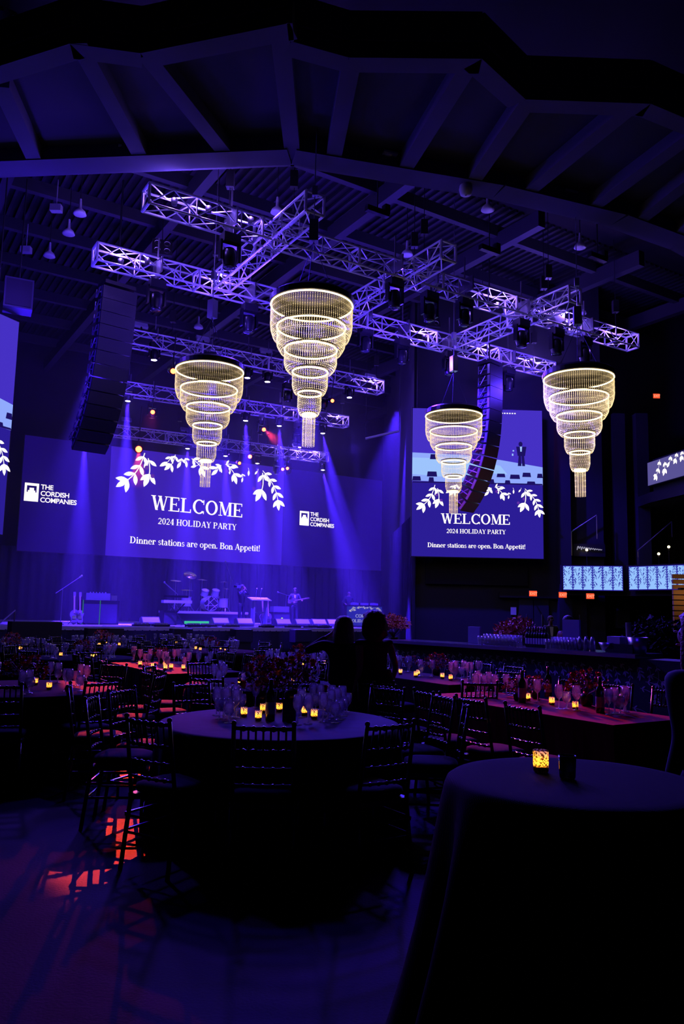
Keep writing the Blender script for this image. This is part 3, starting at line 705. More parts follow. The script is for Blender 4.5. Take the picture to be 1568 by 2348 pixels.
# ------------------------------------------------------------------ moving heads and lamps
def fixture(name='moving_head_light', lens=mat_black, g=None):
    r = thing(name, '', 'stage light', (0, 0, 0), 0, g)
    MB().box((0, 0, -.09), (.34, .26, .18)).build('base', mat_black, r)
    y = MB(); y.box((-.19, 0, -.34), (.04, .12, .4)); y.box((.19, 0, -.34), (.04, .12, .4)); y.box((0, 0, -.2), (.4, .14, .05)); y.build('yoke', mat_blackgloss, r)
    h = MB().lathe([(.0, -.26), (.09, -.27), (.14, -.33), (.145, -.5), (.12, -.62), (.125, -.66), (.118, -.66)], 14).build('head', mat_blackgloss, r, smooth=True)
    MB().lathe([(0, -.665), (.06, -.67), (.105, -.655)], 14).build('lens', lens, h)
    MB().box((0, 0, .06), (.06, .1, .14)).tube((0, 0, .1), (0, 0, 1.0), .02).box((0, 0, .3), (.03, .6, .34)).build('clamp', mat_steel, r)
    return r
lit = fixture(lens=mat_lens); dark = fixture(lens=pm('dark lamp glass', (.08, .08, .12), .08, 0, 1))
def spotlamp(px, py, vv, e, tilt=(0, 0), ang=14.5, first=[True], color=VIOLET, row=''):
    p = onvy(px, py, vv)
    o = lit if first[0] else dup(lit, p); first[0] = False
    o.location = p + V((0, 0, .66)); o.rotation_euler = (0, 0, ANG)
    member(o, 'lit blue-beam lamp in the ' + row + ', {} from the left')
    light('SPOT', 'stage_beam_core', p + V((0, 0, -.04)), e * .5, (.10, .035, 1), angle=8, blend=.9, size=.05, target=p + V((UU * tilt[0] + VV * tilt[1])) + V((0, 0, -9)))
    light('SPOT', 'stage_beam', p + V((0, 0, -.03)), e, color, angle=ang, blend=.35, size=.06, target=p + V((UU * tilt[0] + VV * tilt[1])) * 1 + V((0, 0, -9)))
rows = [(T3[2], 'row under the nearest stage truss', [(353, 826, .3), (478, 848, .4), (567, 867, .6), (613, 876, 1.6), (801, 912, 1.6)]),
        (T4[2], 'row under the middle stage truss', [(293, 920, 0), (563, 965, .4), (640, 977, .6), (740, 994, 2.2)]),
        (T5[2], 'row under the lowest truss', [(195, 1003, 0), (430, 1029, 0), (517, 1046, .3), (590, 1063, .6), (740, 1078, 2.4)])]
for vv, rn, L in rows:
    for (x, y, tl) in L: spotlamp(x, y, vv, 100000, (tl, -.6), row=rn)
# unlit heads hanging under the front trusses
f1 = True
def darklamp(px, py, vv, lab, s=1.0, rz=ANG):
    global f1
    p = onvy(px, py, vv); tz_ = {T1[2]: TZ, T2[2]: TZ, T3[2]: 11.2, T4[2]: 10.9, T5[2]: 10.3}[vv]; p.z = max(p.z, tz_ - .26 - .9); o = dark if f1 else dup(dark, p); f1 = False
    o.location = p; o.rotation_euler = (0, 0, rz); o.scale = (s,) * 3; member(o, lab)
for (x, y) in ((528, 540), (905, 640), (985, 672), (1065, 685), (1195, 735), (1275, 755), (1340, 775)): darklamp(x, y, T1[2], 'unlit moving-head lamp under the highest front truss, {} from the left', 1.35)
for (x, y) in ((360, 645), (572, 700), (838, 750), (922, 780), (1030, 808), (1165, 845)): darklamp(x, y, T2[2], 'unlit moving-head lamp under the second truss, {} from the left', 1.35)
for (x, y) in ((430, 838), (520, 860), (660, 880), (740, 900)): darklamp(x, y, T3[2], 'unlit moving-head lamp under the nearest stage truss, {} from the left', 1.1)
for (x, y) in ((350, 925), (480, 950), (600, 965), (680, 985)): darklamp(x, y, T4[2], 'unlit moving-head lamp under the middle stage truss, {} from the left', 1.0)
for (x, y) in ((635, 1060), (660, 1062)): darklamp(x, y, T5[2], 'unlit moving-head lamp under the lowest truss, {} from the left', 1.0)
# small lit lamps within the front trusses (uplights on the steel)
pin = thing('truss_uplight', '', 'stage light', (0, 0, 0))
MB().lathe([(0, -.1), (.07, -.1), (.09, .06), (.075, .07)], 10).build('lamp_body', mat_black, pin, smooth=True)
MB().ball((0, 0, .06), (.07, .07, .035), 10, 4).build('lens', em('pale violet lens', (.45, .36, 1), 30, False), pin)
pins = [(400, 462, 1), (478, 480, 1), (575, 505, 1), (1140, 700, 1), (1262, 722, 1), (1298, 742, 1), (1412, 780, 1),
        (277, 600, 2), (338, 598, 2), (505, 655, 2), (972, 772, 2), (1112, 808, 2), (1232, 838, 2), (1218, 828, 2)]
for i, (x, y, k) in enumerate(pins):
    vv = (T1 if k == 1 else T2)[2]; p = onvy(x, y, vv); o = pin if i == 0 else dup(pin, p)
    o.location = p; member(o, 'small glaring lamp inside the %s truss, {} from the left' % ('highest front' if k == 1 else 'second'))
    light('POINT', 'truss_uplight_lamp', p + V((0, -.12, .12)), 75, (.22, .11, 1), size=.04)
for (x, y, T, nm) in ((855, 882, T3, 'nearest stage'), (640, 1028, T5, 'lowest'), (652, 935, T4, 'middle stage'), (773, 963, T4, 'middle stage'), (722, 1047, T5, 'lowest'), (690, 1040, T5, 'lowest')):
    p = onvy(x, y, T[2]); o = dup(pin, p); member(o, 'small glaring lamp inside the %s truss, {} from the left' % nm)
    light('POINT', 'truss_uplight_lamp', p + V((0, -.12, .12)), 60, (.22, .11, 1), size=.04)
# flat LED panels clipped on top of the stage trusses
fl = thing('led_wash_panel', '', 'stage light', (0, 0, 0), 0)
MB().box((0, 0, 0), (.5, .1, .22)).build('panel_body', pm('pale panel housing', (.5, .5, .6), .4), fl)
MB().tube((0, 0, -.35), (0, 0, -.1), .03).build('bracket', mat_black, fl)
for i, (x, y, T) in enumerate(((323, 746, T3), (465, 777, T3), (610, 806, T3), (850, 863, T3), (290, 962, T5), (425, 985, T5), (566, 1004, T5), (680, 1022, T5))):
    p = onvy(x, y, T[2]); o = fl if i == 0 else dup(fl, p); o.location = p; o.rotation_euler = (R(-35), 0, ANG)
    member(o, 'small pale flat lamp clipped on top of a stage truss, {} from the left')
# red and amber lamps
rl = thing('red_stage_lamp', '', 'stage light', (0, 0, 0), 0)
MB().lathe([(0, .3), (.1, .28), (.12, 0), (.1, 0)], 12).build('lamp_body', mat_black, rl, smooth=True)
MB().ball((0, 0, 0), (.085, .085, .05), 10, 5).build('lens', mat_red, rl); MB().tube((0, -.1, .1), (0, -1.1, .3), .02).build('bracket', mat_black, rl)
for i, (x, y, T, s) in enumerate(((318, 1030, T5, 1.9), (397, 851, T3, 1.2), (350, 945, T4, 1.1), (605, 985, T4, 1.1), (573, 1047, T5, 1.3), (648, 1076, T5, 1), (659, 1074, T5, 1), (549, 1062, T5, 1), (762, 919, T3, .9))):
    p = onvy(x, y, T[2] - .25); o = rl if i == 0 else dup(rl, p)
    o.location = p; o.scale = (s,) * 3; o.rotation_euler = (R(-70), 0, ANG); member(o, 'small glowing red lamp over the stage, {} from the left')
# red key beams thrown over the tables
p = onvy(318, 1030, T5[2] - .6); tgt = onz(300, 1775, 0)
light('SPOT', 'red_beam', p, 110000, REDL, angle=3.3, blend=.2, size=.05, target=tgt)
light('SPOT', 'red_beam', onvy(350, 945, T4[2] - .6), 2200, (1, .04, .1), angle=9, blend=.8, size=.1, target=onz(160, 2120, 0))
p = onvy(605, 985, T4[2] - .6)
light('SPOT', 'red_beam', p, 60000, (1, .04, .07), angle=5, blend=.5, size=.05, target=onz(1350, 1640, .76))
light('SPOT', 'red_beam', onvy(397, 851, T3[2] - .5), 1500, (1, .25, .02), angle=14, blend=.5, size=.05, target=onvy(330, 900, T3[2] - .5))
# blinder clusters
bl = thing('blinder_light', '', 'stage light', (0, 0, 0), 0)
MB().box((0, .05, 0), (.62, .1, .62)).tube((0, .05, .3), (0, .05, 3.4), .015).build('housing', mat_black, bl)
for a in (-.15, .15):
    for b in (-.15, .15): MB().lathe([(0, -.03), (.09, -.0), (.1, .02)], 10).build('lens', pm('blinder lamp face', (.85, .8, .85), .2, .5), bl).rotation_euler = (0, 0, 0)
for ch in list(bl.children):
    if ch.name.startswith('lens'): pass
k = 0
for ch in [c for c in col.objects if c.parent == bl and c.name.startswith('lens')]:
    ch.rotation_euler = (R(90), 0, 0); ch.location = ((-.15, .15)[k % 2], 0, (-.15, .15)[k // 2]); k += 1
for i, (x, y) in enumerate(((372, 566), (991, 733), (1217, 796))):
    p = onvy(x, y, T2[2] + 1.2); o = bl if i == 0 else dup(bl, p); o.location = p; o.rotation_euler = (R(-20), 0, ANG * .5)
    member(o, 'square cluster of four round lamps among the trusses, {} from the left')
# ceiling projector and dome camera
pr = thing('ceiling_speaker', 'small rounded pale loudspeaker hanging below the canopy edge', 'speaker', onz(1068, 446, 11.95), R(15))
MB().lathe([(.02, -.02), (.14, 0), (.17, .12), (.15, .26), (.02, .28)], 16).build('cabinet', pm('pale speaker shell', (.5, .5, .55), .5), pr, smooth=True)
MB().tube((0, 0, .28), (0, 0, .5), .02).build('bracket', mat_black, pr)
cm = thing('hanging_fixture', '', 'stage light', (0, 0, 0), 0, 'lamp bars above the front trusses')
MB().box((0, 0, 0), (.75, .16, .16)).build('bar', mat_blackgloss, cm); MB().box((.3, 0, .12), (.16, .2, .3)).build('lamp', mat_blackgloss, cm); MB().tube((0, 0, 0), (0, 0, 2.5), .02).build('stem', mat_black, cm)
for i, (x, y) in enumerate(((865, 485), (1122, 573), (1370, 590))):
    p = onz(x, y, 12.9); o = cm if i == 0 else dup(cm, p); o.location = p; o.rotation_euler = (0, 0, ANG); member(o, 'dark lamp bar hanging between ceiling and trusses, {} from the left')
sb = thing('cross_bar', 'pale pipe sloping up beside the right side screen', 'pipe', at(838, 1006, 31)); q = at(915, 988, 30.6) - at(838, 1006, 31)
MB().tube((0, 0, 0), q, .05).build('pipe', pm('pale pipe', (.5, .5, .55), .4), sb); MB().tube((.01, 0, 0), (.01, 0, 15.4 - sb.location.z), .01).tube(q, q + V((0, 0, 15.4 - sb.location.z - q.z)), .01).build('cable', mat_black, sb)
for i, (x, y) in enumerate(((129, 478), (60, 573))):
    p = onz(x, y, 13.2)
    o = MB().box((0, 0, 0), (.32, .2, .2)).tube((0, 0, .1), (0, 0, .9), .015).build('ceiling_box', pm('pale box', (.35, .35, .42), .5), loc=p); tag(o, 'small pale box hanging from the %s end of the dark beam at upper left' % ('upper', 'lower')[i], 'junction box')

# ------------------------------------------------------------------ chandeliers
mat_ring = em('warm LED ring', (1, .72, .34), 5.0)
def bead_mat():
    m, nt, out = nodes('faceted crystal beads')
    d = nt.nodes.new('ShaderNodeBsdfDiffuse'); d.inputs[0].default_value = (.9, .86, .74, 1)
    t = nt.nodes.new('ShaderNodeBsdfTranslucent'); t.inputs[0].default_value = (.9, .86, .74, 1)
    g = nt.nodes.new('ShaderNodeBsdfGlossy'); g.inputs['Roughness'].default_value = .25
    a = nt.nodes.new('ShaderNodeMixShader'); a.inputs[0].default_value = .45
    b_ = nt.nodes.new('ShaderNodeMixShader'); b_.inputs[0].default_value = .3
    L = nt.links.new; L(d.outputs[0], a.inputs[1]); L(t.outputs[0], a.inputs[2]); L(a.outputs[0], b_.inputs[1]); L(g.outputs[0], b_.inputs[2])
    e = nt.nodes.new('ShaderNodeEmission'); e.inputs[0].default_value = (1, .74, .36, 1); e.inputs[1].default_value = .62; s = nt.nodes.new('ShaderNodeAddShader')  # ring light put into the beads as a faint glow of their own
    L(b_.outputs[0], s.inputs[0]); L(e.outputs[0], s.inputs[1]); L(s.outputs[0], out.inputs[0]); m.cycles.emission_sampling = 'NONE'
    return m
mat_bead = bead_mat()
TIERS = [(.90, 0, .78), (.755, -.50, .58), (.575, -1.0, .52), (.385, -1.5, .50), (.255, -1.98, .50), (.135, -2.45, .70)]
def chandelier(loc):
    r = thing('chandelier', '', 'chandelier', loc, 0, 'tiered crystal chandeliers')
    for i, (rad, z, drop) in enumerate(TIERS):
        g = MB().torus((0, 0, z), rad, .018 if i < 5 else .03, 56, 6).build('light_ring', mat_ring, r, smooth=True)
        MB().torus((0, 0, z + .045), rad + .012, .018, 48, 5).build('ring_frame', mat_blackgloss, g, smooth=True)
        mb = MB(); n = max(18, int(2 * pi * rad / .052)); nb = int(drop / .036)
        nxt = TIERS[i + 1][0] if i < 5 else rad
        for k in range(n):
            a = 2 * pi * k / n
            for j in range(nb):
                t = (j + .5) / nb
                rr = rad - (rad - nxt) * (max(0, t - .55) / .45) ** 2 * .62 if i < 5 else rad * (1 - .04 * t)
                if j % 4 == 3: mb.octa((rr * cos(a), rr * sin(a), z - t * drop), .011, .019)
                else: mb.octa((rr * cos(a), rr * sin(a), z - t * drop), .0075, .014)
        if i == 5:
            for k in range(8):
                a = 2 * pi * k / 8
                for j in range(nb): mb.octa((rad * .5 * cos(a), rad * .5 * sin(a), z - (j + .5) / nb * drop), .0075, .014)
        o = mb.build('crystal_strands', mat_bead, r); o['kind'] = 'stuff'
    MB().lathe([(.0, .22), (.86, .22), (.93, .16), (.93, .05), (.90, .04)], 48).build('top_canopy', mat_blackgloss, r, smooth=False)
    mb = MB()
    for k in range(3):
        a = 2 * pi * k / 3 + .4; mb.tube((.6 * cos(a), .6 * sin(a), .2), (0, 0, 1.5), .008, 5)
    mb.build('suspension_cable', mat_black, r)
    MB().tube((0, 0, 1.5), (0, 0, 7.45), .012, 5).box((0, 0, 1.75), (.2, .2, .5)).box((0, 0, 2.7), (.12, .12, .22)).build('chain_hoist', mat_steel, r)
    return r
CL = [((715, 703), 16.6, 'largest crystal chandelier, hanging nearest in the centre'), ((481, 852), 20.5, 'crystal chandelier hanging in front of the main screen garland'),
      ((1040, 955), 24.7, 'smallest, most distant crystal chandelier, in front of the right side screen'), ((1326, 870), 20.2, 'crystal chandelier at the far right over the bar')]
for i, ((x, y), Y, lab) in enumerate(CL):
    p = at(x, y, Y)
    if i == 0: ch0 = chandelier(p); o = ch0
    else: o = dup(ch0, p, i)
    o['label'] = lab
    for z, e in ((-.25, 30), (-.75, 18), (-1.25, 12), (-1.75, 7), (-2.25, 4), (-2.8, 2)):
        light('SPOT', 'chandelier_lamp', p + V((0, 0, z + .33)), e * .55, (1, .74, .36) if i else (.92, .84, .36), size=.1, angle=174, blend=.1, target=p + V((0, 0, z - 5)))

# ------------------------------------------------------------------ line arrays
mat_arr = pm('black speaker grille', (.016, .015, .02), .5, bump=.3, bscale=90)
mat_rig = pm('rigging side plate', (.30, .30, .36), .35, .6)
def line_array(label, top, n, bw, bh, bd, rz, t0, t1):
    r = thing('line_array_speaker', label, 'speaker', top, rz)
    y, z = 0.0, 0.0
    for k in range(n):
        tl = R(t0 + (t1 - t0) * (k / (n - 1)) ** 2.2)
        rot = M.Rotation(tl, 3, 'X')
        def T(p): return V((0, y, z)) + rot @ V(p)
        mb = MB()
        f, bk = bd / 2, -bd / 2
        P = [T((sx * bw / 2, -f, sz)) for sx, sz in ((-1, 0), (1, 0), (1, -bh * .97), (-1, -bh * .97))] + [T((sx * bw * .40, f, sz)) for sx, sz in ((-1, -.03), (1, -.03), (1, -bh * .85), (-1, -bh * .85))]
        mb.add(P, [(0, 1, 2, 3), (7, 6, 5, 4), (0, 4, 5, 1), (1, 5, 6, 2), (2, 6, 7, 3), (3, 7, 4, 0)])
        c = mb.build('speaker_cabinet', mat_arr, r)
        g = MB()
        for sx in (-1, 1):
            g.add([T(q) for q in [(sx * (bw / 2 + .012), -f + .02, -.02), (sx * (bw / 2 + .012), -f + .12, -.02), (sx * (bw / 2 + .012), -f + .12, -bh * .9), (sx * (bw / 2 + .012), -f + .02, -bh * .9)]], [(0, 1, 2, 3)])
            g.tube(T((sx * (bw / 2 + .02), -f + .2, -.03)), T((sx * (bw / 2 + .02), -f + .42, -bh * .8)), .02, 5)
            g.tube(T((sx * (bw / 2 + .02), -f + .12, -bh * .5)), T((sx * (bw / 2 + .02), -f + .5, -bh * .5)), .02, 5)
            g.tube(T((sx * (bw / 2 + .02), -f + .5, -.05)), T((sx * (bw / 2 + .02), -f + .5, -bh * .8)), .018, 5)
        g.build('rigging_plate', mat_rig, c)
        e = T((0, 0, -bh)); y, z = e.y, e.z
    MB().box((0, 0, .12), (bw * .9, bd, .12)).tube((0, 0, .15), (0, 0, 15.4 - V(top).z), .03).build('flying_frame', mat_black, r)
    return r
p = at(268, 668, 24.0); line_array('tall curved line array of black loudspeakers hanging left of the stage', p, 13, 1.12, .405, .62, ANG + .12, 5, 52)
light('POINT', 'added_side_fill', uv(3.6, 23.2, 8.5), 500, BLUE, size=.2)  # added blue fill for the array's side plates, no lamp hangs here
p = at(1122, 842, 28.3); line_array('tall curved line array of black loudspeakers hanging right of the stage', p, 13, .80, .42, .62, ANG + .22, 0, 42)
light('SPOT', 'red_beam', at(1010, 1180, 24.5), 900, (1, .06, .03), angle=40, blend=.6, size=.1, target=at(1075, 1110, 28.3))  # added red fill in mid-air for the side of the right array

# ------------------------------------------------------------------ stage
for (a_, b_, c_) in ((8, 28.5, 9.5), (12.5, 28.2, 9.5), (17, 28.2, 9.5), (21.5, 28.6, 9.5)):
    light('SPOT', 'added_stage_fill', uv(a_ - 1, 28.2, 10.8), 30000, (.06, .016, 1), angle=42, blend=.7, size=.15, target=uv(a_, 32.0, 1.0))  # added fill spots that brighten the stage and what stands on it
SV = uv(0, 28.0).dot(VV); SZ = .92
uA = onv(-60, 28.0).dot(UU); uB = onv(905, 28.0).dot(UU)
stage = thing('stage', 'wide low stage with a bright blue-lit deck edge and black pleated skirt', 'stage', uv((uA + uB) / 2, 34.3, 0), ANG)
Lw = uB - uA
MB().box((0, 0, SZ - .06), (Lw, 12.6, .12)).build('deck', mat_deck, stage)
mb = MB(); N = int(Lw / .09); vs = []; fs = []
for i in range(N + 1):
    x = -Lw / 2 + i * Lw / N; y = -6.28 + .035 * sin(i * 2.1); vs += [(x, y, .01), (x, y, SZ - .1)]
for i in range(N): fs.append((2 * i, 2 * i + 2, 2 * i + 3, 2 * i + 1))
mb.add(vs, fs).build('pleated_skirt', mat_drape, stage, smooth=True)
MB().box((0, 2, .4), (Lw - .3, 8, .8)).build('platform_frame', mat_black, stage)
# drapes behind and at the right side of the stage
def drape(name, label, a, b, z0, z1, amp=.12, step=.25, mat=mat_drape):
    a, b = V(a), V(b); d = b - a; L = d.length; d.normalize(); n = V((-d.y, d.x, 0)); k = int(L / .08); vs = []; fs = []
    for i in range(k + 1):
        p = d * (L * i / k) + n * amp * sin(i * .08 / step * 2 * pi * .5); vs += [(p.x, p.y, 0), (p.x, p.y, z1 - z0)]
    for i in range(k): fs.append((2 * i, 2 * i + 2, 2 * i + 3, 2 * i + 1))
    o = MB().add(vs, fs).build(name, mat, loc=(a.x, a.y, z0), smooth=True); return tag(o, label, 'curtain')
drape('stage_curtain', 'black pleated curtain along the back of the stage below the LED wall', uv(4, 42.2), uv(29, 42.2), 0, zb + .3)
pa = onv(893, 33.5); pb = V((3.0, 31.2, 0))
drape('stage_curtain', 'dark pleated side curtain between the stage and the right side screen', (pa.x, pa.y, 0), (2.95, 31.1, 0), 0, 5.6, .1)

def onstage(px, vv): return onv(px, vv, SZ)
def monitor(name='floor_monitor'):
    r = thing(name, '', 'speaker', (0, 0, 0))
    mb = MB(); w = .36
    P = [(-.24, 0), (.22, 0), (.24, .1), (.0, .36), (-.2, .3)]
    vs = [(-w, y, z) for y, z in P] + [(w, y, z) for y, z in P]; n = 5
    mb.add(vs, [tuple(range(n - 1, -1, -1)), tuple(range(n, 2 * n))] + [(i, (i + 1) % n, n + (i + 1) % n, n + i) for i in range(n)])
    mb.build('cabinet', pm('worn monitor cabinet', (.08, .08, .1), .45), r)
    MB().add([(-w + .03, .225, .115), (w - .03, .225, .115), (w - .03, .03, .335), (-w + .03, .03, .335)], [(0, 1, 2, 3)]).build('front_grille', pm('pale metal grille', (.75, .75, .85), .45), r)
    return r
mon = monitor(); mp = [(345, 30.0, pi), (505, 30.6, pi), (560, 30.5, pi), (648, 30.6, pi), (692, 31.0, pi), (730, 31.4, pi), (764, 31.6, pi)]
for i, (x, vv, a_) in enumerate(mp):
    p = onstage(x, vv); o = mon if i == 0 else dup(mon, p)
    o.location = p; o.rotation_euler = (0, 0, ANG + pi + pi + a_ ); member(o, 'pale-grilled wedge monitor on the stage, {} from the left')
fb = thing('box_loudspeaker', '', 'speaker', (0, 0, 0), 0)
MB().box((0, 0, .24), (.72, .5, .48)).build('cabinet', mat_black, fb); MB().box((0, -.256, .24), (.66, .02, .42)).build('front_grille', mat_arr, fb); MB().box((0, 0, .487), (.7, .48, .012)).build('pale_top_edge', pm('pale top', (.2, .2, .25), .4), fb)  # paler slab on top of each cabinet
for i, (x) in enumerate((258, 417, 555, 690, 224)):
    p = onv(x, 27.45, SZ - .52); o = fb if i == 0 else dup(fb, p)
    o.location = p; o.rotation_euler = (0, 0, ANG); member(o, 'black box loudspeaker against the stage front edge, {} from the left')
    st = MB().box((0, 0, (SZ - .52) / 2), (.6, .42, SZ - .52)).build('speaker_plinth', mat_black, loc=(p.x, p.y, 0), rot=ANG); member(tag(st, None, 'plinth'), 'black plinth under a front box loudspeaker, {} from the left')
# pedal boards and cable runs
pe = thing('pedal_board', '', 'pedal board', (0, 0, 0))
MB().box((0, 0, .04), (.6, .35, .08)).build('board', mat_black, pe)
for k in range(4): MB().box((-.22 + k * .145, 0, .11), (.1, .14, .06)).build('pedal', pm('metal pedal', (.6, .6, .65), .3, .6), pe)
for i, x in enumerate((325, 370, 445, 478, 530, 612, 672, 715, 745)):
    p = onstage(x, 29.0); o = pe if i == 0 else dup(pe, p); o.location = p; o.rotation_euler = (0, 0, ANG + .2 * (i % 3)); member(o, 'small pedal board on the stage edge, {} from the left')
def cable(label, x0, x1, vv, amp=.25):
    a = onstage(x0, vv); mb = MB(); rnd = random.Random(x0); pts = []
    b = onstage(x1, vv); n = 24
    for k in range(n + 1):
        t = k / n; q = (b - a) * t + VV * amp * sin(t * 9 + rnd.random()) + V((0, 0, .015)); pts.append(q)
    o = mb.path(pts, .014, 4).build('stage_cable', pm('pale cable', (.4, .4, .45), .4), loc=a); tag(o, label, 'cable')
cable('cable snaking along the stage left of the drum riser', 240, 400, 28.8); cable('cable lying between the drum riser and the podium', 430, 600, 28.8); cable('cable on the stage right of the podium', 610, 780, 28.7)

# drum riser and kit
D_V = 33.2
rp = onstage(466, D_V + 1.0); rp.z = SZ
RZ = onvy(466, 1402, D_V).z - SZ
riser = thing('drum_riser', 'low black drum riser carpeted on top', 'riser', rp, ANG)
MB().box((0, 0, RZ - .05), (3.5, 2.2, .1)).build('riser_deck', mat_deck, riser); MB().box((0, .05, (RZ - .1) / 2), (3.3, 2.0, RZ - .1)).build('riser_skirt', mat_drape, riser)
o = MB().box((0, 0, 0), (1.1, .04, .12)).build('green_light_bar', em('green LED bar', (.05, .65, .35), .8, False), loc=onv(452, 31.9, SZ + .12), rot=ANG); tag(o, 'green glowing light bar at the foot of the drum riser', 'light bar')
DK = rp + V((0, 0, RZ))
kit = thing('drum_kit', 'silver drum kit with cymbals on the riser, web pattern on the bass drum', 'drum kit', DK, ANG)
mat_shell = pm('sparkle drum shell', (.8, .78, .9), .25, .5); mat_head = pm('drum head', (.75, .75, .8), .5); mat_cym = pm('bronze cymbal', (.7, .6, .4), .22, .9)
def drum(name, c, r_, h, axis='Z', wrap=True):
    rot = {'Z': M.Identity(4), 'Y': M.Rotation(pi / 2, 4, 'X'), 'T': M.Rotation(R(25), 4, 'X')}[axis]
    mb = MB(M.Translation(V(c)) @ rot); mb.lathe([(r_, -h / 2), (r_, h / 2)], 18)
    o = mb.build(name, mat_shell, kit, smooth=True)
    m2 = MB(M.Translation(V(c)) @ rot); m2.lathe([(0, h / 2 + .005), (r_ - .01, h / 2 + .005)], 18).lathe([(0, -h / 2 - .005), (r_ - .01, -h / 2 - .005)], 18).build('drum_head', mat_head if name != 'bass_drum' else mat_black, o)
    m3 = MB(M.Translation(V(c)) @ rot); m3.torus((0, 0, h / 2), r_, .018, 18, 5).torus((0, 0, -h / 2), r_, .018, 18, 5).build('hoop', mat_steel, o, smooth=True)
    return o
bd = drum('bass_drum', (.15, -.3, .36), .34, .45, 'Y')
web = MB(); rnd = random.Random(2)
for k in range(15):
    a0, a1 = rnd.uniform(0, 2 * pi), rnd.uniform(0, 2 * pi)
    web.tube((.15 + .32 * cos(a0), -.54, .36 + .32 * sin(a0)), (.15 + .32 * cos(a1), -.54, .36 + .32 * sin(a1)), .014, 4)
web.build('web_pattern', mat_head, bd)
drum('rack_tom', (-.02, -.15, .85), .17, .25, 'T'); drum('rack_tom', (.5, -.15, .87), .17, .25, 'T'); drum('floor_tom', (-.85, 0, .42), .23, .42); drum('floor_tom', (.95, 0, .40), .24, .40); drum('snare_drum', (.75, .4, .62), .18, .15)
for (x, y, h, r_, tx) in ((-1.35, .1, 1.35, .25, 10), (-.75, -.1, 1.62, .30, 35), (.0, .3, 1.45, .23, 5), (1.0, .1, 1.38, .25, 0), (1.05, -.1, 1.05, .15, 0), (-.7, .4, .95, .3, 5)):
    c = MB(M.Translation((x, y, h)) @ M.Rotation(R(tx), 4, 'X')).lathe([(.0, .03), (.05, .02), (r_, 0), (r_, -.004), (.0, .01)], 20).build('cymbal', mat_cym, kit, smooth=True)
    sm = MB().tube((x, y, .0), (x, y, h), .016)
    for a in (0, 2.1, 4.2): sm.tube((x, y, .35), (x + .25 * cos(a), y + .25 * sin(a), .0), .012)
    sm.build('cymbal_stand', mat_steel, c)
MB().lathe([(0, 0), (.17, 0), (.17, .08), (0, .08)], 14, (.3, .75, .5)).tube((.3, .75, 0), (.3, .75, .5), .03).build('drum_stool', mat_black, kit)
# keyboard on stand
kp = onstage(404, 32.2)
kb = thing('keyboard', 'keyboard on a stand with a microphone boom beside the drums', 'keyboard', kp, ANG)
MB().box((0, 0, .98), (1.25, .34, .12)).build('keyboard_case', pm('keyboard case', (.65, .65, .75), .4), kb); MB().box((0, .1, 1.2), (1.0, .3, .09)).build('upper_keyboard', mat_blackgloss, kb)
MB().tube((-.4, .1, 0), (.4, .1, .92), .03).tube((.4, -.1, 0), (-.4, -.1, .92), .03).build('stand', mat_black, kb)
MB().path([(.1, .2, 0), (.1, .2, 1.3), (-.55, .0, 1.75)], .018).build('microphone_boom', mat_steel, kb); MB().ball((-.58, 0, 1.78), .045).build('microphone', mat_steel, kb)
# guitars
def guitar(label, p, rz, tilt=12, s=1.0, body=(.5, .45, .5)):
    r = thing('electric_guitar', label, 'guitar', p, rz); r.rotation_euler = (R(-tilt), 0, rz); r.scale = (s,) * 3
    mb = MB(); pr = []
    for k in range(24):
        a = 2 * pi * k / 24; rr = .19 + .045 * cos(2 * a) - .03 * cos(3 * a + .5); pr.append((rr * sin(a) * .9, rr * cos(a) * 1.15))
    vs = [(x, -.025, z + .25) for x, z in pr] + [(x, .025, z + .25) for x, z in pr]; n = 24
    mb.add(vs, [tuple(range(n)), tuple(range(2 * n - 1, n - 1, -1))] + [(i, n + i, n + (i + 1) % n, (i + 1) % n) for i in range(n)]).build('guitar_body', pm('guitar lacquer %g' % body[0], tuple(q * .5 for q in body), .2), r)
    MB().box((0, -.03, .68), (.055, .03, .66)).build('neck', pm('maple neck', (.5, .36, .22), .4), r); MB().box((.01, -.02, 1.07), (.09, .025, .17)).build('headstock', pm('guitar lacquer %g' % body[0], tuple(q * .5 for q in body), .2), r)
    MB().box((0, -.04, .2), (.14, .02, .12)).build('pickups', mat_steel, r)
    return r
def stand(label, p, rz):
    r = thing('guitar_stand', label, 'stand', p, rz)
    MB().tube((0, .2, 0), (0, .14, .75), .015).build('post', mat_black, r); MB().tube((-.25, -.1, 0), (0, .18, .2), .014).tube((.25, -.1, 0), (0, .18, .2), .014).tube((-.12, -.02, .06), (.12, -.02, .06), .014).build('feet', mat_black, r)
for (x, c_, n_) in ((171, .5, 'left of the pair beside the amplifier at the left stage edge'), (184, .62, 'right of the pair beside the amplifier at the left stage edge'), (605, .3, 'pale guitar leaning under the podium'), (617, .4, 'dark guitar on a stand right of the podium')):
    p = onstage(x, 31.5); guitar(('pale electric guitar, ' if c_ in (.5, .62) else '') + (n_ if len(n_) > 30 else n_ + ', stage deck'), p + V((0, 0, .06)), ANG, s=1.05, body=(c_, c_ * .85, c_)); stand('small stand holding the ' + n_[:60], p, ANG)
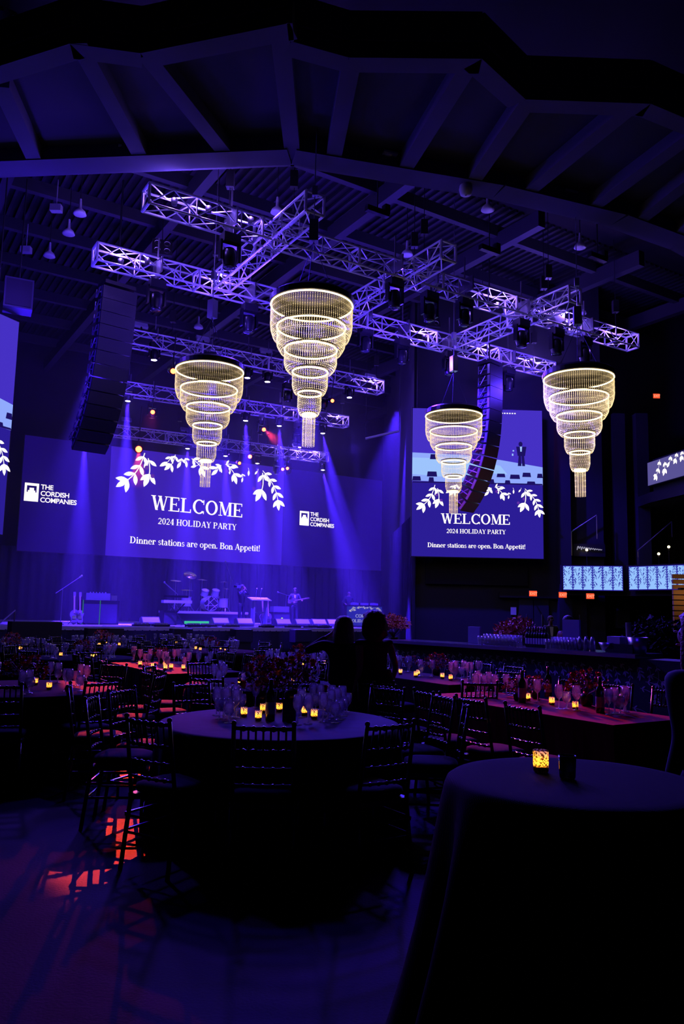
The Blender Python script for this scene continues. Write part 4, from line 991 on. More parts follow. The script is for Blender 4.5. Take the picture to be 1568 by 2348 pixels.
# amplifiers and keyboards rack at left
def amp(label, px, vv, w_, h_, d_=.45, head=True, x=None):
    p = onstage(px, vv); r = thing('guitar_amplifier', label, 'amplifier', p, ANG)
    MB().box((0, 0, h_ / 2), (w_, d_, h_)).build('cabinet', mat_black, r); MB().box((0, -d_ / 2 - .01, h_ * .45), (w_ * .88, .02, h_ * .8)).build('grille_cloth', pm('dark grille cloth', (.06, .05, .08), .8), r)
    if head: MB().box((0, 0, h_ + .14), (w_ * .9, d_ * .8, .26)).build('amplifier_head', pm('amp head', (.25, .25, .3), .4), r)
    return r, p
r, p = amp('wide black amplifier cabinets with lit edges beside the left guitars', 226, 31.8, 1.5, .95, head=False)
for k in (-.68, -.02): MB().box((k, -.24, .48), (.03, .02, .95)).build('green_edge_light', em('dim green edge', (.05, .30, .25), .5, False), r)
mx = thing('mixer_rack', 'small mixer with lit knobs on top of the wide left amplifier', 'mixer', p + V((0, 0, .955)), ANG)
MB().box((-.1, 0, .14), (.95, .36, .28)).build('rack_case', pm('rack metal', (.3, .3, .36), .35, .4), mx)
for k in range(6): MB().ball((-.4 + k * .12, -.12, .3), .025, 8, 4).build('knob', mat_steel, mx)
MB().box((.55, 0, .1), (.22, .3, .2)).build('side_unit', mat_steel, mx)
r, p = amp('guitar amplifier on the stage beside the guitarist', 641, 32.8, .9, .62)
MB().ball((0, -.26, .32), (.06, .03, .06), 8, 5).build('indicator_glow', em('yellow green glow', (.5, .8, .1), 1.5, False), r)
r, p = amp('small black amplifier between the drum riser and the left monitors', 386, 32.5, .6, .6, head=False)
rb = thing('equipment_case', 'long pink case on the stage right of the guitarist', 'case', onstage(732, 32.6), ANG); MB().box((0, 0, .16), (1.6, .4, .32)).build('case_body', pm('rosy painted case', (.55, .2, .3), .5), rb); MB().box((-.2, -.21, .16), (.9, .01, .2)).build('front_panel', pm('red front panel', (.5, .05, .08), .5), rb)  # pink is the base colour of the case
# podium
pod = thing('acrylic_podium', 'clear acrylic podium with a sloped top and two microphones', 'podium', onstage(594, 31.2), ANG)
MB(M.Translation((0, 0, 1.18)) @ M.Rotation(R(14), 4, 'X')).box((0, 0, 0), (.95, .5, .03)).build('reading_top', pm('frosted acrylic', (.7, .7, .8), .4), pod)
for k in (-.3, .3): MB().box((k, 0, .58), (.06, .3, 1.12)).build('side_panel', pm('cloudy acrylic', (.35, .35, .5), .3), pod)
MB().box((0, .05, .6), (.6, .02, .06)).box((0, 0, .02), (.8, .45, .04)).build('base', pm('cloudy acrylic', (.35, .35, .5), .3), pod)
for k in (-.12, .1): MB().path([(k, .1, 1.2), (k, .12, 1.42), (k - .05, -.05, 1.6)], .01, 5).ball((k - .05, -.07, 1.62), .035, 8, 5).build('microphone', mat_steel, pod)
def micstand(label, px, vv, h, dx, dz, rz=ANG):
    r = thing('microphone_stand', label, 'microphone stand', onstage(px, vv), rz)
    MB().tube((0, 0, 0), (0, 0, h), .015).build('pole', mat_steel, r); MB().lathe([(0, .03), (.13, .02), (.14, 0)], 14).build('base', mat_black, r)
    MB().tube((-dx * .4, 0, h - dz * .4), (dx, 0, h + dz), .014).build('boom', mat_steel, r); MB().tube((dx, 0, h + dz), (dx * 1.12, 0, h + dz * 1.12), .035, 8).ball((dx * 1.14, 0, h + dz * 1.14), .04, 8, 5).build('microphone', mat_steel, r)
micstand('slanted microphone stand alone at the far left of the stage', 140, 31, 1.35, .6, .45)
micstand('microphone stand in front of the guitarist', 655, 33.2, 1.45, -.4, .1)
micstand('tall boom stand arching above behind the drums', 525, 35.0, 2.3, -.25, .6)
# DJ booth
bp = onv(836, 33.0, SZ)
dj = thing('disc_jockey_booth', 'blue booth at the right of the stage with CORDISH HOLIDAY PARTY lettering', 'booth', bp, ANG * .35)
BW, BH = 1.85, 1.02
MB().box((0, .35, BH / 2), (BW, .6, BH)).build('booth_body', mat_black, dj); MB().box((0, .3, BH + .02), (BW + .1, .75, .04)).build('table_top', mat_blackgloss, dj)
MB().box((0, .03, BH / 2), (BW - .06, .02, BH - .06)).build('front_panel', em('booth blue pixels', (.012, .02, .22), .9, False), dj)
gm = em('cream garland print', (.75, .7, .5), .7, False)
G2 = [[(x, y) for x, y in p_] for p_ in GAR]
polys_mesh(G2, lambda x, y, z: V(((x - .89) * (BW / 1.9), -.01, .28 + (y * .72))), 0).build('leaf_garland', gm, dj)
polys_mesh(text_polys('CORDISH', .16, 0, .44) + text_polys('HOLIDAY PARTY', .15, 0, .20), lambda x, y, z: V((x, -.015, y)), 0).build('lettering', em('cream booth lettering', (.6, .6, .65), .7, False), dj)
dk_ = thing('mixing_deck', 'silver mixing decks on top of the blue booth', 'mixer', bp + V((0, 0, BH + .045)), ANG * .35)
for k in (-.5, 0, .5): MB().box((k, .3, .05), (.42, .4, .1)).build('deck_unit', pm('deck metal', (.35, .35, .42), .3, .5), dk_)
for k in (-.5, .5): MB().lathe([(0, .13), (.15, .12), (.15, .1)], 16, (k, .3, 0)).build('platter', mat_steel, dk_)
# ------------------------------------------------------------------ banquet chairs
def chiavari():
    r = thing('banquet_chair', '', 'chair', (0, 0, 0), 0, 'black banquet chairs')
    w, d = .195, .19; br = .0125
    for sx in (-1, 1):
        MB().tube((sx * w, d, 0), (sx * (w - .005), d - .01, .44), br, 7).build('leg', mat_chair, r, smooth=True)
        MB().tube((sx * w, -d - .05, 0), (sx * (w - .01), -d, .44), br + .002, 7).build('leg', mat_chair, r, smooth=True)
    bk = MB()
    def by(z): return -d - (z - .44) * .16
    for sx in (-1, 1):
        bk.tube((sx * (w - .01), by(.44), .44), (sx * (w - .015), by(.92), .92), br + .001, 7); bk.ball((sx * (w - .015), by(.93), .93), .017, 7, 5)
    hw = w - .015
    for z, rr in ((.90, .013), (.765, .011), (.66, .010), (.56, .010)):
        prev = None
        for k in range(7):
            t = -1 + 2 * k / 6; q = (t * hw, by(z) - .02 * (1 - t * t), z)
            if prev: bk.tube(prev, q, rr, 6)
            prev = q
        for k in range(-2, 3):
            t = k / 3; bk.ball((t * hw, by(z) - .02 * (1 - t * t), z), rr * 1.5, 6, 4)
    for k in range(-3, 4):
        t = k / 4; bk.tube((t * hw, by(.765) - .02 * (1 - t * t), .765), (t * hw, by(.90) - .02 * (1 - t * t), .90), .007, 5)
    bk.build('backrest', mat_chair, r, smooth=True)
    MB().box((0, 0, .435), (.40, .40, .03)).build('seat_frame', mat_chair, r)
    sv = []; 
    mb = MB(M.Translation((0, 0, .46)))
    rings = [(.97, 0), (1.03, .02), (1.0, .045), (.8, .06), (.35, .066)]; n = 28; vs = []; fs = []
    for (k, z) in rings:
        for i in range(n):
            a = 2 * pi * i / n; e = (abs(cos(a)) ** 4 + abs(sin(a)) ** 4) ** -.25; vs.append((.2 * k * e * cos(a), .2 * k * e * sin(a), z))
    for j in range(len(rings) - 1): fs += [(j * n + i, j * n + (i + 1) % n, (j + 1) * n + (i + 1) % n, (j + 1) * n + i) for i in range(n)]
    fs.append(tuple(range((len(rings) - 1) * n, len(rings) * n)))
    mb.add(vs, fs).build('seat', mat_seat, r, smooth=True)
    s = MB()
    for z in (.2, .3):
        s.tube((-w, d, z), (w, d, z), .009, 6); s.tube((-w, -d - .03, z + .02), (w, -d - .03, z + .02), .009, 6)
        for sx in (-1, 1): s.tube((sx * w, d, z + .03), (sx * w, -d - .03, z + .03), .009, 6)
    s.build('stretcher', mat_chair, r)
    return r
chair0 = chiavari(); chair_first = [True]; CHAIRS = []
def chair(x, y, face, pattern=None, group=None):
    """face: direction (radians) in which the sitter looks"""
    for (a, b) in CHAIRS:
        if (a - x) ** 2 + (b - y) ** 2 < .43 ** 2: return None
    CHAIRS.append((x, y))
    if chair_first[0]: o = chair0; o.location = (x, y, 0); o.rotation_euler = (0, 0, face - pi / 2); chair_first[0] = False
    else: o = dup(chair0, (x, y, 0), face - pi / 2)
    if group: o['group'] = group
    if pattern: member(o, pattern)
    return o

# ------------------------------------------------------------------ table ware
def glass_a():
    r = MB().lathe([(0, 0), (.034, 0), (.034, .003), (.006, .008), (.0045, .085), (.018, .10), (.036, .13), (.040, .16), (.036, .195), (.031, .22), (.030, .22), (.035, .195), (.038, .16), (.034, .131), (.014, .103), (.0, .10)], 16)
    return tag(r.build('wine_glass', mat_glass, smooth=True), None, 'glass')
def glass_b():
    r = MB().lathe([(0, 0), (.032, 0), (.032, .003), (.007, .008), (.006, .05), (.025, .06), (.042, .09), (.043, .12), (.036, .155), (.035, .155), (.041, .12), (.040, .09), (.02, .062), (0, .06)], 16)
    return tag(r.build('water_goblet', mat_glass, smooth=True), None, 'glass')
GA, GB = glass_a(), glass_b(); gfirst = {'a': True, 'b': True}
def put_glass(x, y, z, kind, where):
    src = GA if kind == 'a' else GB
    o = src if gfirst[kind] else src.copy()
    if not gfirst[kind]: col.objects.link(o)
    gfirst[kind] = False
    o.location = (x, y, z); o.rotation_euler = (0, 0, x * 7); o['group'] = 'glasses on the ' + where
    member(o, ('tall wine glass' if kind == 'a' else 'short water goblet') + ' on the ' + where + ', {} from the left'); return o
def votive_mat(name, lit_):
    m, nt, out = nodes(name); tc = nt.nodes.new('ShaderNodeTexCoord'); v = nt.nodes.new('ShaderNodeTexNoise'); v.inputs['Scale'].default_value = 160; v.inputs['Detail'].default_value = 4
    cr = nt.nodes.new('ShaderNodeValToRGB'); cr.color_ramp.elements[0].position = .44; cr.color_ramp.elements[0].color = (.05, .02, .005, 1); cr.color_ramp.elements[1].position = .56; cr.color_ramp.elements[1].color = (1, .72, .25, 1)
    t = nt.nodes.new('ShaderNodeBsdfTranslucent'); g = nt.nodes.new('ShaderNodeBsdfGlossy'); g.inputs['Roughness'].default_value = .2; g.inputs[0].default_value = (.6, .4, .2, 1)
    a = nt.nodes.new('ShaderNodeMixShader'); a.inputs[0].default_value = .22; L = nt.links.new
    L(tc.outputs['Object'], v.inputs[0]); L(v.outputs[0], cr.inputs[0]); L(cr.outputs[0], t.inputs[0]); L(t.outputs[0], a.inputs[1]); L(g.outputs[0], a.inputs[2]); L(a.outputs[0], out.inputs[0]); return m
mat_votive = votive_mat('mercury glass', True)
mat_flame = em('candle flame', (1, .47, .09), 65)
def votive():
    r = thing('votive_candle', '', 'candle', (0, 0, 0), 0)
    MB().lathe([(0, .001), (.024, .001), (.0262, .006), (.027, .074)], 20).build('mercury_glass_cup', mat_votive, r, smooth=True)
    c = MB().lathe([(0, .026), (.02, .026), (.02, .008)], 12).build('wax', pm('candle wax', (.8, .7, .5), .6), r)
    MB().ball((0, 0, .040), (.006, .006, .012), 7, 5).build('flame', mat_flame, r)
    return r
vot = votive(); vf = [True]
def put_votive(x, y, z, pattern, label=None):
    o = vot if vf[0] else dup(vot, (x, y, z)); vf[0] = False
    o.location = (x, y, z)
    if label: o['label'] = label
    else: member(o, pattern)
    return o
def bottle():
    r = thing('wine_bottle', '', 'bottle', (0, 0, 0))
    MB().lathe([(0, 0), (.036, 0), (.038, .01), (.038, .19), (.03, .215), (.015, .235), (.014, .30), (.0155, .302), (.0155, .31), (0, .31)], 18).build('glass_body', pm('dark bottle glass', (.01, .018, .01), .08, 0, 1), r, smooth=True)
    MB().lathe([(.0385, .05), (.0385, .14)], 18).build('label_paper', pm('pale bottle label', (.55, .55, .6), .6), r, smooth=True)
    MB().lathe([(.0160, .262), (.0160, .311), (0, .3115)], 14).build('capsule', pm('dark foil', (.08, .02, .02), .35), r, smooth=True)
    return r
bot = bottle(); bf = [True]
def put_bottle(x, y, z, label=None, pattern=None):
    o = bot if bf[0] else dup(bot, (x, y, z)); bf[0] = False; o.location = (x, y, z)
    if label: o['label'] = label
    else: member(o, pattern)
# flower centrepieces
mat_leafd = pm('dark foliage', (.10, .045, .03), .7); mat_leafr = pm('rust foliage', (.5, .09, .03), .6); mat_bloom = pm('orange blooms', (.75, .18, .05), .6); mat_bloomr = pm('deep red blooms', (.35, .02, .03), .6)
def centrepiece(seed, s=1.0):
    rnd = random.Random(seed); r = thing('flower_centerpiece', '', 'flowers', (0, 0, 0), 0)
    MB().lathe([(0, 0), (.05, 0), (.07, .02), (.075, .1), (.06, .13), (.055, .13)], 16).build('vase', mat_blackgloss, r, smooth=True)
    def sphere_pt(rad):
        a, e = rnd.uniform(0, 2 * pi), rnd.uniform(-.15, 1.45); return V((cos(a) * cos(e) * rad * 1.15, sin(a) * cos(e) * rad * 1.15, .16 + sin(e) * rad * .95))
    st = MB(); lf = MB(); lr = MB()
    for k in range(120):
        p = sphere_pt(rnd.uniform(.10, .25)); 
        if k < 26: st.tube((0, 0, .12), p, .003, 4)
        q = lf if k % 2 else lr
        for j in range(3):
            d = V((rnd.uniform(-1, 1), rnd.uniform(-1, 1), rnd.uniform(-.5, 1))).normalized(); x = d.orthogonal().normalized(); L = rnd.uniform(.025, .055)
            q.add([p, p + d * L * .5 + x * L * .28, p + d * L, p + d * L * .5 - x * L * .28], [(0, 1, 2, 3)])
    st.build('stems', mat_leafd, r); lf.build('foliage', mat_leafd, r); lr.build('rust_foliage', mat_leafr, r)
    for k in range(16):
        p = sphere_pt(.235); mb = MB(); R_ = rnd.uniform(.028, .045)
        for j in range(14):
            a = j * 2.4; e = j / 14; d = V((cos(a) * (1 - e * .7), sin(a) * (1 - e * .7), .25 + e)).normalized(); x = d.cross(V((0, 0, 1))).normalized() if d.cross(V((0, 0, 1))).length > .1 else V((1, 0, 0))
            up = x.cross(d)
            mb.add([p + d * R_ * .2, p + d * R_ * .7 + x * R_ * .45, p + d * R_ * 1.05 + up * R_ * .2, p + d * R_ * .7 - x * R_ * .45], [(0, 1, 2, 3)])
        mb.ball(p, R_ * .5, 7, 5)
        mb.build('blossom', mat_bloom if k % 2 else mat_bloomr, r)
    return r
cps = [centrepiece(11), centrepiece(23)]; cf = [True, True]; cpi = [0]
def put_flowers(x, y, z, label, s=1.0):
    i = cpi[0] % 2; cpi[0] += 1
    o = cps[i] if cf[i] else dup(cps[i], (x, y, z), cpi[0]); cf[i] = False
    o.location = (x, y, z); o.scale = (s,) * 3; o['label'] = label

# ------------------------------------------------------------------ tables
TH = .76
def round_table(name_, x, y, rad, mat, label):
    t = thing('round_table', label, 'table', (x, y, 0), 0)
    MB().lathe([(0, TH - .03), (rad - .01, TH - .03), (rad - .01, TH - .006), (0, TH - .006)], 40).build('tabletop', mat_black, t)
    for k in range(4):
        a = pi / 4 + k * pi / 2; MB().tube((.4 * cos(a), .4 * sin(a), 0), (.4 * cos(a), .4 * sin(a), TH - .03), .02).build('leg', mat_black, t)
    vs = [(0, 0, TH)]; fs = []; n = 120; rings = [(.5, TH, 0), (.97, TH, 0), (1.0, TH - .008, 0), (1.015, TH - .1, .006), (1.03, .4, .025), (1.05, .012, .045)]
    for (k, z, am) in rings:
        for i in range(n):
            a = 2 * pi * i / n; rr = rad * k + am * sin(a * 16 + sin(a * 3) * 2); vs.append((rr * cos(a), rr * sin(a), z))
    fs += [(0, 1 + i, 1 + (i + 1) % n) for i in range(n)]
    for j in range(len(rings) - 1): fs += [(1 + j * n + i, 1 + (j + 1) * n + i, 1 + (j + 1) * n + (i + 1) % n, 1 + j * n + (i + 1) % n) for i in range(n)]
    o = MB().add(vs, fs).build('tablecloth', mat, loc=(x, y, .002), smooth=True)
    tag(o, 'floor-length cloth draped over the ' + name_, 'tablecloth'); return t
def long_table(name_, A, L, Wd, mat, label, ang=None):
    """A: corner nearest the camera, running away along VV for L, and along UU for Wd"""
    A = V((A[0], A[1], 0)); a = ANG if ang is None else ang; Uv, Vv = V((cos(a), sin(a), 0)), V((-sin(a), cos(a), 0))
    c = A + Uv * Wd / 2 + Vv * L / 2
    t = thing('long_table', label, 'table', c, a)
    MB().box((0, 0, TH - .02), (Wd - .02, L - .02, .028)).build('tabletop', mat_black, t)
    for sx in (-1, 1):
        for sy in (-1, 1): MB().tube((sx * (Wd / 2 - .1), sy * (L / 2 - .1), 0), (sx * (Wd / 2 - .1), sy * (L / 2 - .1), TH - .03), .02).build('leg', mat_black, t)
    mb = MB(); N = 24; loop = []
    hw, hl = Wd / 2, L / 2
    for (x0_, y0_, x1_, y1_) in ((-hw, -hl, hw, -hl), (hw, -hl, hw, hl), (hw, hl, -hw, hl), (-hw, hl, -hw, -hl)):
        for k in range(N): loop.append((x0_ + (x1_ - x0_) * k / N, y0_ + (y1_ - y0_) * k / N))
    n = len(loop); vs = []; 
    for (z, g, am) in ((TH, 1, 0), (TH - .015, 1.006, 0), (.4, 1.015, .012), (.012, 1.02, .022)):
        for i, (x, y) in enumerate(loop): s_ = 1 + am * sin(i * 1.25); vs.append((x * g * s_, y * g * (1 + am * .3 * sin(i * 1.25)), z))
    fs = [tuple(range(n))]
    for j in range(3): fs += [(j * n + i, (j + 1) * n + i, (j + 1) * n + (i + 1) % n, j * n + (i + 1) % n) for i in range(n)]
    o = MB().add(vs, fs).build('tablecloth', mat, loc=(c.x, c.y, .002), rot=a); tag(o, 'cloth covering the ' + name_, 'tablecloth')
    return c, Uv, Vv
Z = TH + .004
rg = random.Random(41)
def settings(where, pts, extra_v=(), n=3):
    """pts: cover centres; a wine glass, a goblet and another wine glass at each"""
    for (x, y) in pts:
        for k in range(n):
            a = rg.uniform(0, 6.28); rr = .085
            put_glass(x + rr * cos(a + k * 2.1), y + rr * sin(a + k * 2.1), Z, 'ab'[k % 2], where)
    for (x, y) in extra_v: put_votive(x, y, Z, 'amber votive candle on the ' + where + ', {} from the left')
def ptab(px, py): p = onz(px, py, Z); return (p.x, p.y)

# near round table
C0 = V((-.44, 6.18, 0))
round_table('near round table', C0.x, C0.y, .91, pm('patterned navy tablecloth', (.018, .015, .035), .75, spec=.06, noise=.6, nscale=9), 'round table nearest the middle, set with glasses and orange flowers')
W = 'near round table'
for (x, y, k) in ((503, 1648, 'b'), (517, 1640, 'a'), (524, 1658, 'b'), (538, 1632, 'a'), (531, 1643, 'b'), (545, 1628, 'b'), (496, 1640, 'a'), (740, 1655, 'a'), (752, 1650, 'b'), (768, 1658, 'b'), (772, 1640, 'a'), (788, 1642, 'b'), (760, 1632, 'a'),
                  (512, 1648, 'b'), (526, 1630, 'a'), (540, 1645, 'a'), (552, 1636, 'b'), (585, 1622, 'a'), (745, 1640, 'b'), (758, 1645, 'a'), (779, 1650, 'b'), (784, 1634, 'a'), (733, 1628, 'a'), (700, 1632, 'b'), (690, 1645, 'a'), (717, 1625, 'a'), (706, 1660, 'a'), (682, 1662, 'a'), (795, 1632, 'b'), (723, 1635, 'b')):
    put_glass(*ptab(x, y), Z, k, W)
for (x, y) in ((559, 1643), (603, 1634), (592, 1652), (720, 1648), (697, 1640), (640, 1632)): put_votive(*ptab(x, y), Z, 'amber votive candle on the near round table, {} from the left')
put_bottle(*ptab(619, 1652), Z, 'dark wine bottle with a pale label on the near round table')
put_flowers(*ptab(598, 1618), Z, 'leafy orange flower arrangement on the near round table, left of the bottle', .95)
put_flowers(*ptab(672, 1618), Z, 'dark red and orange flower arrangement on the near round table, right of the bottle', 1.1)
mc = thing('menu_card', '', 'card', (0, 0, 0))
MB().add([(-.05, 0, 0), (.05, 0, 0), (.05, .03, .16), (-.05, .03, .16), (-.05, .06, 0), (.05, .06, 0)], [(0, 1, 2, 3), (3, 2, 5, 4)]).build('folded_card', pm('dark card', (.06, .06, .08), .5), mc)
x, y = ptab(662, 1655); mc.location = (x, y, Z); mc['label'] = 'small dark folded card on the near round table'
near_ch = [(-90, 1.09), (-121, 1.15), (-57, 1.15), (183, 1.17), (160, 1.18), (-4, 1.15), (22, 1.16), (52, 1.18), (88, 1.18), (128, 1.2)]
nl = ['with its back to the camera, in front of the near round table', 'seen from behind at the front left of the near round table', 'seen from behind at the front right of the near round table',
      'side-on left of the near round table, above the red patch', 'with red-lit rails at the back left of the near round table', 'side-on at the right of the near round table', 'at the back right corner of the near round table',
      'behind the near round table, close to the two standing women', 'behind the near round table, hidden by the flowers', 'facing the camera behind the left glasses of the near round table']
for (a, rr), lb in zip(near_ch, nl):
    x, y = C0.x + rr * cos(R(a)), C0.y + rr * sin(R(a)); o = chair(x, y, math.atan2(C0.y - y, C0.x - x) )
    if o: o['label'] = 'black banquet chair ' + lb

# other tables
def ring_chairs(c, rad, n, name_, off=0, skip=()):
    for k in range(n):
        if k in skip: continue
        a = off + 2 * pi * k / n; x, y = c[0] + rad * cos(a), c[1] + rad * sin(a)
        chair(x, y, math.atan2(c[1] - y, c[0] - x), 'black chair at the ' + name_ + ', {} from the left', 'chairs around the ' + name_)
def set_round(name_, px, py, rad, mat, label, off, nset=7, nv=3, flowers=True, s=1, nch=9, rr=.62):
    c = onz(px, py, TH); round_table(name_, c.x, c.y, rad, mat, label)
    settings(name_, [(c.x + rad * rr * cos(off + k * 2 * pi / nset), c.y + rad * rr * sin(off + k * 2 * pi / nset)) for k in range(nset)], [(c.x + .28 * cos(off + 1 + k * 2 * pi / nv) * 1.3, c.y + .28 * sin(off + 1 + k * 2 * pi / nv)) for k in range(nv)], 3)
    if flowers: put_flowers(c.x, c.y, Z, 'dark flower arrangement on the ' + name_, s)
    ring_chairs((c.x, c.y), rad + .24, nch, name_, off)
    return c
cl0 = set_round('left foreground table', 55, 1577, .92, mat_purple, 'dark round table cut off by the left edge, in the foreground', .55, 7, 3, True, .85, 10, .66)
set_round('round table behind the near one', 603, 1568, .88, mat_cloth, 'round table directly behind the near round table', .9, 7, 3, True, .8, 9)
c, U_, V_ = long_table('violet-lit long table', (onz(370, 1546, TH).x, onz(370, 1546, TH).y), 2.3, 1.15, mat_purple, 'long table with a violet-lit cloth corner, left of centre')
settings('violet-lit long table', [ptab(x, y) for x, y in ((295, 1514), (330, 1522), (352, 1524), (385, 1530), (412, 1522), (436, 1532), (468, 1530))], [ptab(x, y) for x, y in ((321, 1527), (350, 1532), (379, 1536), (392, 1534), (420, 1536), (378, 1528))], 3)
put_flowers(*ptab(368, 1520), Z, 'low flower arrangement on the violet-lit long table', .6)
for k in range(3):
    p = c - U_ * .95 + V_ * (-.7 + k * .7)
    chair(p.x, p.y, ANG, 'black chair left of the violet-lit long table, {} from the left', 'chairs at the violet-lit long table')
    p = c + U_ * .95 + V_ * (-.7 + k * .7)
    chair(p.x, p.y, ANG + pi, 'black chair right of the violet-lit long table, {} from the left', 'chairs at the violet-lit long table')
p = c - V_ * 1.5; chair(p.x - .1, p.y, ANG + pi / 2, 'black chair at the near end of the violet-lit long table, {} from the left', 'chairs at the violet-lit long table')
p = c - V_ * 1.5 + U_ * .5; chair(p.x, p.y, ANG + pi / 2, 'black chair at the near end of the violet-lit long table, {} from the left', 'chairs at the violet-lit long table')
set_round('round table below the guitars', 190, 1507, .85, mat_cloth, 'far round table left of the violet-lit long table', .2, 8, 3, True, .7)
set_round('distant table below the stage guitars', 235, 1481, .9, mat_cloth, 'far round table below the guitars on stage', .6, 8, 4, True, .9)
set_round('far table by the left edge', 25, 1490, .85, mat_cloth, 'far round table by the left edge of the picture', .3, 7, 3, True, .8)
set_round('farthest table below the drum kit', 412, 1475, .85, mat_cloth, 'farthest round table below the drum kit', .5, 7, 4, False)
set_round('far table right of the drum kit', 482, 1492, .95, mat_purple, 'far round table below the singer and drum kit', .1, 8, 4, True, .7)
set_round('table left of the standing women', 690, 1525, .9, mat_purple, 'round table seen left of the two standing women', .7, 7, 4, True, .8)
if 0: set_round('far table below the amplifiers', 285, 1500, .8, mat_cloth, 'far round table right of the table below the stage guitars', .9, 6, 3, False, 1, 7)
# long tables at the right
c1_, U_, V_ = long_table('long red-lit table', (2.17, 6.35), 2.44, .95, pm('tablecloth tinted with red light', (.20, .006, .016), .8, spec=.04, noise=.15, nscale=5), 'long red-lit table with wine bottles at the right')  # red light is put into the cloth colour as well
settings('long red-lit table', [ptab(x, y) for x, y in ((1082, 1592), (1108, 1586), (1128, 1597), (1172, 1596), (1218, 1608), (1300, 1628), (1388, 1632), (1420, 1640), (1452, 1632))], [ptab(x, y) for x, y in ((1265, 1616), (1319, 1627), (1210, 1606), (1296, 1606))], 3)
put_bottle(*ptab(1197, 1611), Z, 'dark wine bottle with a pale label, left of the flowers on the long red-lit table'); put_bottle(*ptab(1257, 1598), Z, 'dark wine bottle standing just right of the middle flowers on the long red-lit table'); put_bottle(*ptab(1376, 1634), Z, 'dark wine bottle right of the larger flowers on the long red-lit table')
put_flowers(*ptab(1186, 1606), Z, 'small orange flower arrangement beside the labelled bottle on the long red-lit table', .55)
put_flowers(*ptab(1345, 1618), Z, 'larger dark and orange flower arrangement on the long red-lit table', .85)
put_flowers(*ptab(1228, 1602), Z, 'low dark flower arrangement in the middle of the long red-lit table', .6)
for k, lb in enumerate(('rightmost', 'middle', 'left')):
    p = V((1.62, 6.22, 0)) + V_ * .58 * k
    o = chair(p.x, p.y, ANG, None, 'chairs along the near side of the long red-lit table')
    if o: o['label'] = 'black chair drawn up to the near side of the long red-lit table, %s of three' % lb
    p = c1_ + U_ * .85 + V_ * (-.6 + .6 * k); chair(p.x, p.y, ANG + pi, 'black chair on the far side of the long red-lit table, {} from the left', 'chairs on the far side of the long red-lit table')
p = V((1.62, 6.22, 0)) + V_ * .58 * 3.1; o = chair(p.x, p.y, ANG, None, 'chairs along the near side of the long red-lit table')
if o: o['label'] = 'black banquet chair past the left end of the long red-lit table'
c2_, U_, V_ = long_table('second long table', (1.32, 9.6), 2.4, .9, mat_purple, 'second long table, in front of the bar right of the standing women')
settings('second long table', [ptab(x, y) for x, y in ((905, 1532), (925, 1538), (948, 1540), (978, 1550), (1032, 1556), (1050, 1552), (1068, 1556), (1086, 1553), (918, 1528))], [ptab(x, y) for x, y in ((918, 1546), (953, 1552), (958, 1548), (1014, 1556), (1033, 1560), (965, 1540))], 3)
put_flowers(*ptab(1000, 1548), Z, 'dark flower arrangement on the second long table', .75); put_flowers(*ptab(940, 1532), Z, 'small flower arrangement at the far end of the second long table', .5)
for k in range(3):
    p = c2_ - U_ * .85 + V_ * (-.7 + k * .62); chair(p.x, p.y, ANG, 'black chair on the near side of the second long table, {} from the left', 'chairs at the second long table')
    p = c2_ + U_ * .85 + V_ * (-.7 + k * .62); chair(p.x, p.y, ANG + pi, 'black chair on the far side of the second long table, {} from the left', 'chairs at the second long table')
# loose chairs standing among the tables
for (px, pyt, face) in ((1010, 1572, 60), (930, 1600, 75), (970, 1598, 150), (262, 1538, 20), (300, 1556, 200), (330, 1578, 200), (232, 1572, 15), (250, 1597, 5), (420, 1580, 250), (1085, 1560, 95), (1130, 1548, 100), (880, 1560, 70), (620, 1475, 230), (560, 1478, 100), (1155, 1543, 240)):
    p = onz(px, pyt, .92); chair(p.x, p.y, R(face), 'loose black banquet chair among the tables, {} from the left', 'loose chairs between tables')

# ------------------------------------------------------------------ cocktail table in the right foreground
CT = V((.79, 2.68, 0)); CH = 1.07
ct = thing('cocktail_table', 'high round cocktail table under a dark cloth in the right foreground', 'table', CT)
MB().lathe([(0, CH - .03), (.41, CH - .03), (.41, CH - .006), (0, CH - .006)], 40).build('tabletop', mat_black, ct); MB().tube((0, 0, .02), (0, 0, CH - .03), .035, 12).build('pole', mat_black, ct); MB().lathe([(0, .03), (.25, .02), (.26, 0), (0, 0)], 24).build('base', mat_black, ct)
def weave(name, c):
    m, nt, out = nodes(name); b = nt.nodes.new('ShaderNodeBsdfPrincipled'); tc = nt.nodes.new('ShaderNodeTexCoord')
    w1 = nt.nodes.new('ShaderNodeTexWave'); w1.inputs['Scale'].default_value = 55; w1.bands_direction = 'X'; w2 = nt.nodes.new('ShaderNodeTexWave'); w2.inputs['Scale'].default_value = 55; w2.bands_direction = 'Y'
    mx_ = nt.nodes.new('ShaderNodeMath'); mx_.operation = 'MULTIPLY'; bb = nt.nodes.new('ShaderNodeBump'); bb.inputs['Strength'].default_value = .5; bb.inputs['Distance'].default_value = .002
    L = nt.links.new; L(tc.outputs['Object'], w1.inputs[0]); L(tc.outputs['Object'], w2.inputs[0]); L(w1.outputs[1], mx_.inputs[0]); L(w2.outputs[1], mx_.inputs[1]); L(mx_.outputs[0], bb.inputs['Height']); L(bb.outputs[0], b.inputs['Normal'])
    b.inputs['Base Color'].default_value = (*c, 1); b.inputs['Roughness'].default_value = .85; b.inputs['Specular IOR Level'].default_value = .06; L(b.outputs[0], out.inputs[0]); return m
n = 160; rings = [(.2, CH, 0, 0), (.40, CH, 0, 0), (.423, CH - .008, .001, 0), (.435, CH - .05, .005, 0), (.47, .75, .03, .2), (.54, .4, .05, .35), (.66, .012, .075, .5)]
